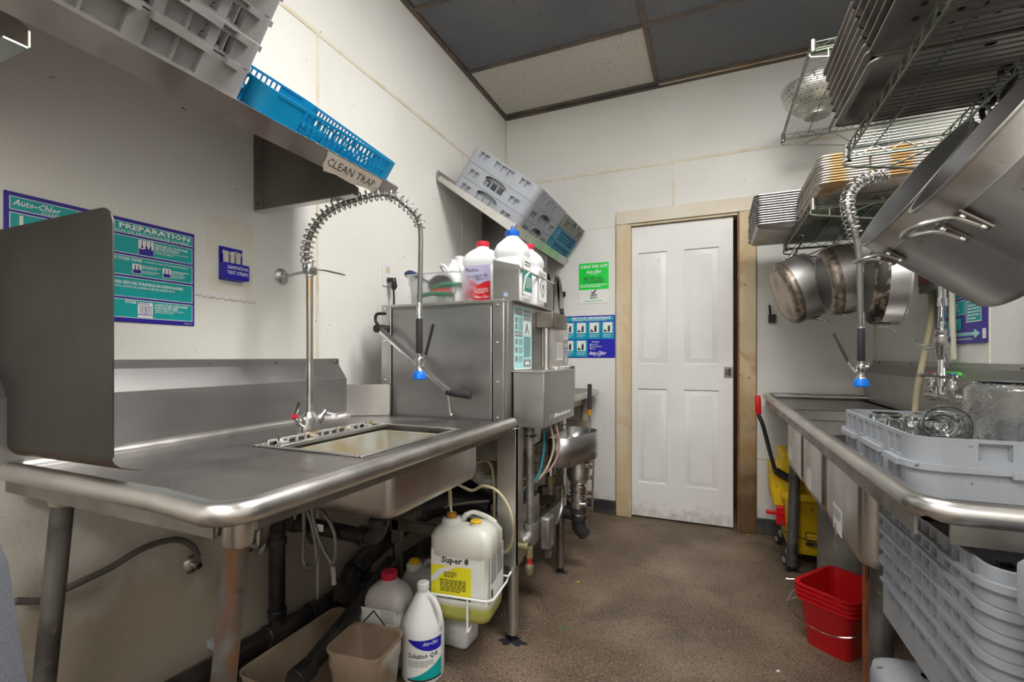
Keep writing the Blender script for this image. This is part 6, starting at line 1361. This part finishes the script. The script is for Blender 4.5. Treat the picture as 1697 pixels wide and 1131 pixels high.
# ---------------------------------------------------------------- sheet pans
def sheet_pan(label, m, M, lx, ly, group):
    t = thingM('sheet_pan', label, 'sheet pan', M, group); h = .022
    g = G(); hx, hy = lx/2, ly/2
    g.rrect([(0, 0, .01, .01, .005, 0), (0, 0, hx-.020, hy-.020, .02, 0), (0, 0, hx-.014, hy-.014, .025, .004), (0, 0, hx-.005, hy-.005, .03, h-.003), (0, 0, hx, hy, .03, h), (0, 0, hx+.001, hy+.001, .03, h-.004), (0, 0, hx, hy, .03, h-.006)]); g.done('pan_body', m, t, ang=60); return t
random.seed(11)
N = 13; pitch = .0118
ORD = ['lowest', 'second', 'third', 'fourth', 'fifth', 'sixth', 'seventh', 'eighth', 'ninth', 'tenth', 'eleventh', 'twelfth', 'topmost']
for i in range(N):
    lab = 'lowest sheet pan of the grey nested stack above the door corner' if i == 0 else 'topmost sheet pan of the grey nested stack above the door corner' if i == N-1 else 'dull grey sheet pan, %s from the bottom of the stack above the door corner' % ORD[i]
    M = Matrix.Translation((.525+random.uniform(-.003, .003), 2.805, SZ_+i*pitch)) @ Matrix.Rotation(random.uniform(-.006, .006), 4, 'Z')
    if i == 0: p0 = sheet_pan(lab, sheet_m, M, .665, .44, 'grey sheet pans')
    else: dup(p0, M=M, label=lab)
N = 11; pitch = .0098
for i in range(N):
    lab = 'lowest sheet pan of the rust-edged stack on the lower wire shelf' if i == 0 else 'topmost sheet pan of the rust-edged stack, under the near shelf bracket' if i == N-1 else 'rust-edged sheet pan, %s from the bottom of its nested stack' % ORD[i]
    M = Matrix.Translation((.615+random.uniform(-.003, .003), 2.315, SZ_+i*pitch)) @ Matrix.Rotation(random.uniform(-.006, .006), 4, 'Z')
    if i == 0: p1 = sheet_pan(lab, sheet_r, M, .50, .50, 'rust-edged sheet pans')
    else: dup(p1, M=M, label=lab)
# ---------------------------------------------------------------- steam pans
def steam_pan(label, M, group, holes=False, lx=.53, ly=.325, h=.065):
    t = thingM('steam_pan', label, 'steam pan', M, group); hx, hy = lx/2, ly/2      # upside down: rim at z = 0
    g = G(); g.rrect([(0, 0, hx, hy, .025, -.004), (0, 0, hx, hy, .025, 0), (0, 0, hx-.016, hy-.016, .03, .001), (0, 0, hx-.020, hy-.020, .035, .006), (0, 0, hx-.030, hy-.030, .045, max(h-.012, .009)), (0, 0, hx-.034 if holes else hx-.040, hy-.034 if holes else hy-.040, .045, h-.002), (0, 0, hx-.038 if holes else hx-.055, hy-.038 if holes else hy-.055, .04, h), (0, 0, .01, .01, .005, h)]); g.done('pan_body', hotel_m, t, ang=60)
    if holes:
        g = G()
        for i in range(13):
            for j in range(7): g.lathe([(.0062, 0), (0, 0)], (-hx+.060+i*(lx-.12)/12, -hy+.034+j*(ly-.068)/6, h-.0015), n=8)
        tag(g.done('perforations', ink, t), kind='stuff')
    return t
for (yc, n, hol, nm, xo) in ((1.382, 8, False, 'far', .575), (1.052, 8, True, 'near', .565)):
    for i in range(n):
        M = Matrix.Translation((xo-.004*i*(1 if nm == 'far' else 1.4)+.0, yc+random.uniform(-.004, .004), SZ_+.006+i*.021)) @ Matrix.Rotation(random.uniform(-.012, .012), 4, 'Z')
        if i == 0: q0 = steam_pan('upside-down steam pan at the foot of the far nested stack on the near wire shelf' if nm == 'far' else 'perforated steam pan at the foot of the near stack above the wires', M, 'steam pans on the near wire shelf', hol, h=.014 if hol else .065)
        elif i == 1 and hol: q0 = steam_pan('plain steam pan nested directly over the perforated one', M, 'steam pans on the near wire shelf')
        else: dup(q0, M=M, label='plain steam pan, %s from the bottom of the %s stack on the near wire shelf' % (ORD[i], nm))
# ---------------------------------------------------------------- colander
co = thing('colander', 'large perforated metal colander with loop handles on the upper wire shelf', 'colander', (.515, 2.93, 2.400))
R = .165
prof = [(.0, 0), (.06, .0), (.06, .012)]+[(R*math.sin(a), .010+R*.85*(1-math.cos(a))) for a in [R_(24+66*k/9) for k in range(10)]]+[(R+.006, .152), (R+.006, .156), (R-.002, .156)]
G().lathe(prof, n=44).done('bowl', potb_m, co, ang=50)
g = G()
for k in range(5):
    a = R_(40+10*k); rr_ = R*math.sin(a); zz = .010+R*.85*(1-math.cos(a))
    for j in range(36):
        b_ = 2*pi*(j+.5*(k % 2))/36; nrm = V(math.sin(a)*math.cos(b_), math.sin(a)*math.sin(b_), -math.cos(a)); g.lathe([(.0038, .0008), (0, .0008)], V(rr_*math.cos(b_), rr_*math.sin(b_), zz), nrm, 6)
tag(g.done('perforations', ink, co), kind='stuff')
for s_ in (-1, 1): G().tube(spline([V(-.04, s_*R, .14), V(-.045, s_*(R+.035), .148), V(.045, s_*(R+.035), .148), V(.04, s_*R, .14)]), .004, 8).done('handle', wire_c, co)
# ---------------------------------------------------------------- stock pots
def pot(name, label, Cc_, ax, r, h, m, m_in, roll, group=None, rim_open=True, base_m=None, burnt=None, hr=1.0):
    """Cc_ centre of the rim; ax from the rim to the base; roll = world direction of one handle"""
    ax = Vector(ax).normalized(); rl = Vector(roll); rl = (rl-ax*rl.dot(ax)).normalized()
    t = thingM(name, label, 'pot', frame(Cc_, rl, ax.cross(rl)), group)       # local z = towards the base, x = handle side
    g = G(); th = .003; n = 56; cr_ = .028
    out = [(r+.003, .0), (r+.004, .002), (r+.003, .005), (r, .007)]+([(r, .052), (r+.0022, .055), (r, .058)] if r > .165 else [])+[(r, h-cr_)]+[(r-cr_+cr_*math.cos(a), h-cr_+cr_*math.sin(a)) for a in [pi/2*k/5 for k in range(1, 6)]]+[(0, h)]
    g.lathe(out, n=n); g.done('pot_body', m, t, ang=50)
    g = G(); g.lathe([(r+.003, 0), (r-th, .001), (r-th, h-cr_-th)]+[(r-cr_+(cr_-th)*math.cos(a), h-cr_+(cr_-th)*math.sin(a)) for a in [pi/2*k/5 for k in range(1, 6)]]+[(0, h-th)], n=n); g.done('pot_inside', m_in, t, ang=50)
    if base_m:
        g = G(); g.lathe([(r-cr_-.004, h+.0005), (r*.45, h+.0015), (0, h+.001)], n=40); g.done('base_disc', base_m, t)
    if burnt:
        g = G(); g.lathe([(r+.0006, h-cr_-.012), (r+.0006, h-cr_)]+[(r-cr_+(cr_+.0006)*math.cos(a), h-cr_+(cr_+.0006)*math.sin(a)) for a in [pi/2*k/5 for k in range(1, 6)]]+[(r-cr_-.006, h+.0006)], n=48); g.done('burnt_rim', burnt, t, ang=50)
    for s_ in (1, -1):
        z0 = .062*hr; w_ = .055*hr; o_ = .055*hr
        pts = [V(s_*(r+.003), -w_*.75, z0+.055*hr), V(s_*(r+.010), -w_*.78, z0+.008), V(s_*(r+.022), -w_*.9, z0-.012), V(s_*(r+o_), -w_*.8, z0-.040*hr), V(s_*(r+o_+.006), 0, z0-.048*hr), V(s_*(r+o_), w_*.8, z0-.040*hr), V(s_*(r+.022), w_*.9, z0-.012), V(s_*(r+.010), w_*.78, z0+.008), V(s_*(r+.003), w_*.75, z0+.055*hr)]
        h_ = G().tube(spline(pts, 6), .0055*hr, 10).done('handle', steel_w, t)
        g = G(); g.box(*(sorted((s_*(r-.001), s_*(r+.004)))), -w_*1.0, -w_*.5, z0-.005, z0+.062*hr); g.box(*(sorted((s_*(r-.001), s_*(r+.004)))), w_*.5, w_*1.0, z0-.005, z0+.062*hr); g.done('handle_plate', steel_d, h_, bev=.001)
        g = G()
        for y in (-w_*.75, w_*.75):
            for z in (z0+.008, z0+.050*hr): g.lathe([(.007, 0), (.006, .004), (0, .005)], V(s_*(r+.004), y, z), (s_, 0, 0), 10)
        g.done('rivets', chrome, h_)
    return t
axB = (.8168, .0561, -.5742); axA = (.8013, -.0195, -.598)
dn = V(-.45, .12, -.88)
pot('stock_pot', 'large aluminium stock pot hung mouth-up-left over the sink, its dark inside showing', (.472, 1.522, 1.562), axB, .169, .331, pan_m, pot_in, V(-.45, .02, -.88), hr=.78)
pot('stock_pot', 'nearest and largest aluminium stock pot at the right edge, overlapping the one behind', (.475, 1.138, 1.558), axA, .185, .29, pan_m, pot_in, V(-.45, -.06, -.88), hr=.88)
def hangpot(label, x, y, z, az, el, h, r, base=None, burnt=None, hr=.6):
    a = V(math.cos(el)*math.cos(az), math.cos(el)*math.sin(az), math.sin(el)); base_c = V(x, y, z)
    return pot('sauce_pot', label, base_c+a*h, -a, r, h, potb_m, pot_in, (0, 0, 1), 'pots hung below the far wire shelf', base_m=base, burnt=burnt, hr=hr)
hangpot('leftmost hanging steel pot with a pale stained base facing the room', .327, 2.75, 1.436, .156, .355, .151, .162, potbase, burn)
hangpot('middle hanging steel pot with a brown burnt base edge', .463, 2.50, 1.452, .037, .175, .115, .150, steel_g, burn)
hangpot('rightmost hanging steel pot with a black charred base edge', .566, 2.25, 1.400, -.066, -.06, .105, .150, steel_g, mat('charred', (.03, .025, .02), .7, .3, c2=(.25, .2, .15), ns=30, lo=.5, hi=.6))
# hooks
def hook(label, a, b_, m=chrome_d, r=.004):
    t = thing('pot_hook', label, 'hook', group='pot hooks'); a = Vector(a); b_ = Vector(b_); d = (b_-a); s_ = V(.012, 0, 0)
    G().tube(spline([a-s_, a+V(-.010, 0, .012), a+V(.006, 0, .014), a+V(.012, 0, -.006), a.lerp(b_, .5), b_+V(-.012, 0, .01), b_+V(-.010, 0, -.010), b_+V(.010, 0, -.012), b_+V(.016, 0, .004)], 5), r, 8).done('hook_wire', m, t)
hook('steel hook holding the leftmost hanging pot', (.42, 2.80, ZB+.02), (.40, 2.78, 1.635))
hook('steel hook holding the middle hanging pot', (.53, 2.52, ZB+.03), (.53, 2.51, 1.625))
hook('steel hook holding the rightmost hanging pot', (.62, 2.27, ZB+.02), (.62, 2.26, 1.59))
hook('black hook holding the far stock pot under the near shelf', (.615, 1.50, ZB+.03), (.62, 1.505, 1.715), black, .006)
hook('black hook holding the nearest stock pot under the near shelf', (.63, 1.17, ZB+.03), (.62, 1.16, 1.72), black, .006)
hook('spare black hook on the middle rod of the near shelf', (.60, 1.38, ZB+.03), (.605, 1.38, 1.69), black, .006)
cp2 = thing('plug_clip', 'small black clip on the back wall beside the leftmost hanging pot', 'clip', (.345, YB, 1.355)); g = G(); g.box(-.02, .02, -.03, -.001, -.02, .03); g.tube([V(-.01, -.02, .03), V(-.015, -.03, .09)], .006, 8); g.done('clip', black, cp2)
# ---------------------------------------------------------------- small bits on the floor
for (u, v, m_, lab) in ((958, 965, ycap, 'yellow crumb on the floor beside the far dishwasher leg'), (936, 1043, grn, 'small green leaf scrap on the floor in the aisle'), (1240, 887, ycap, 'small yellow scrap on the floor at the right door casing'), (1289, 1113, paper, 'white paper scrap on the floor left of the red buckets')):
    t = thing('floor_scrap', lab, 'scrap', P(u, v, Z=0)); G().prism([V(-.007, -.003, 0), V(.002, -.006, 0), (.008, .001, 0), V(.001, .006, 0)], (0, 0, .0025)).done('scrap', m_, t)
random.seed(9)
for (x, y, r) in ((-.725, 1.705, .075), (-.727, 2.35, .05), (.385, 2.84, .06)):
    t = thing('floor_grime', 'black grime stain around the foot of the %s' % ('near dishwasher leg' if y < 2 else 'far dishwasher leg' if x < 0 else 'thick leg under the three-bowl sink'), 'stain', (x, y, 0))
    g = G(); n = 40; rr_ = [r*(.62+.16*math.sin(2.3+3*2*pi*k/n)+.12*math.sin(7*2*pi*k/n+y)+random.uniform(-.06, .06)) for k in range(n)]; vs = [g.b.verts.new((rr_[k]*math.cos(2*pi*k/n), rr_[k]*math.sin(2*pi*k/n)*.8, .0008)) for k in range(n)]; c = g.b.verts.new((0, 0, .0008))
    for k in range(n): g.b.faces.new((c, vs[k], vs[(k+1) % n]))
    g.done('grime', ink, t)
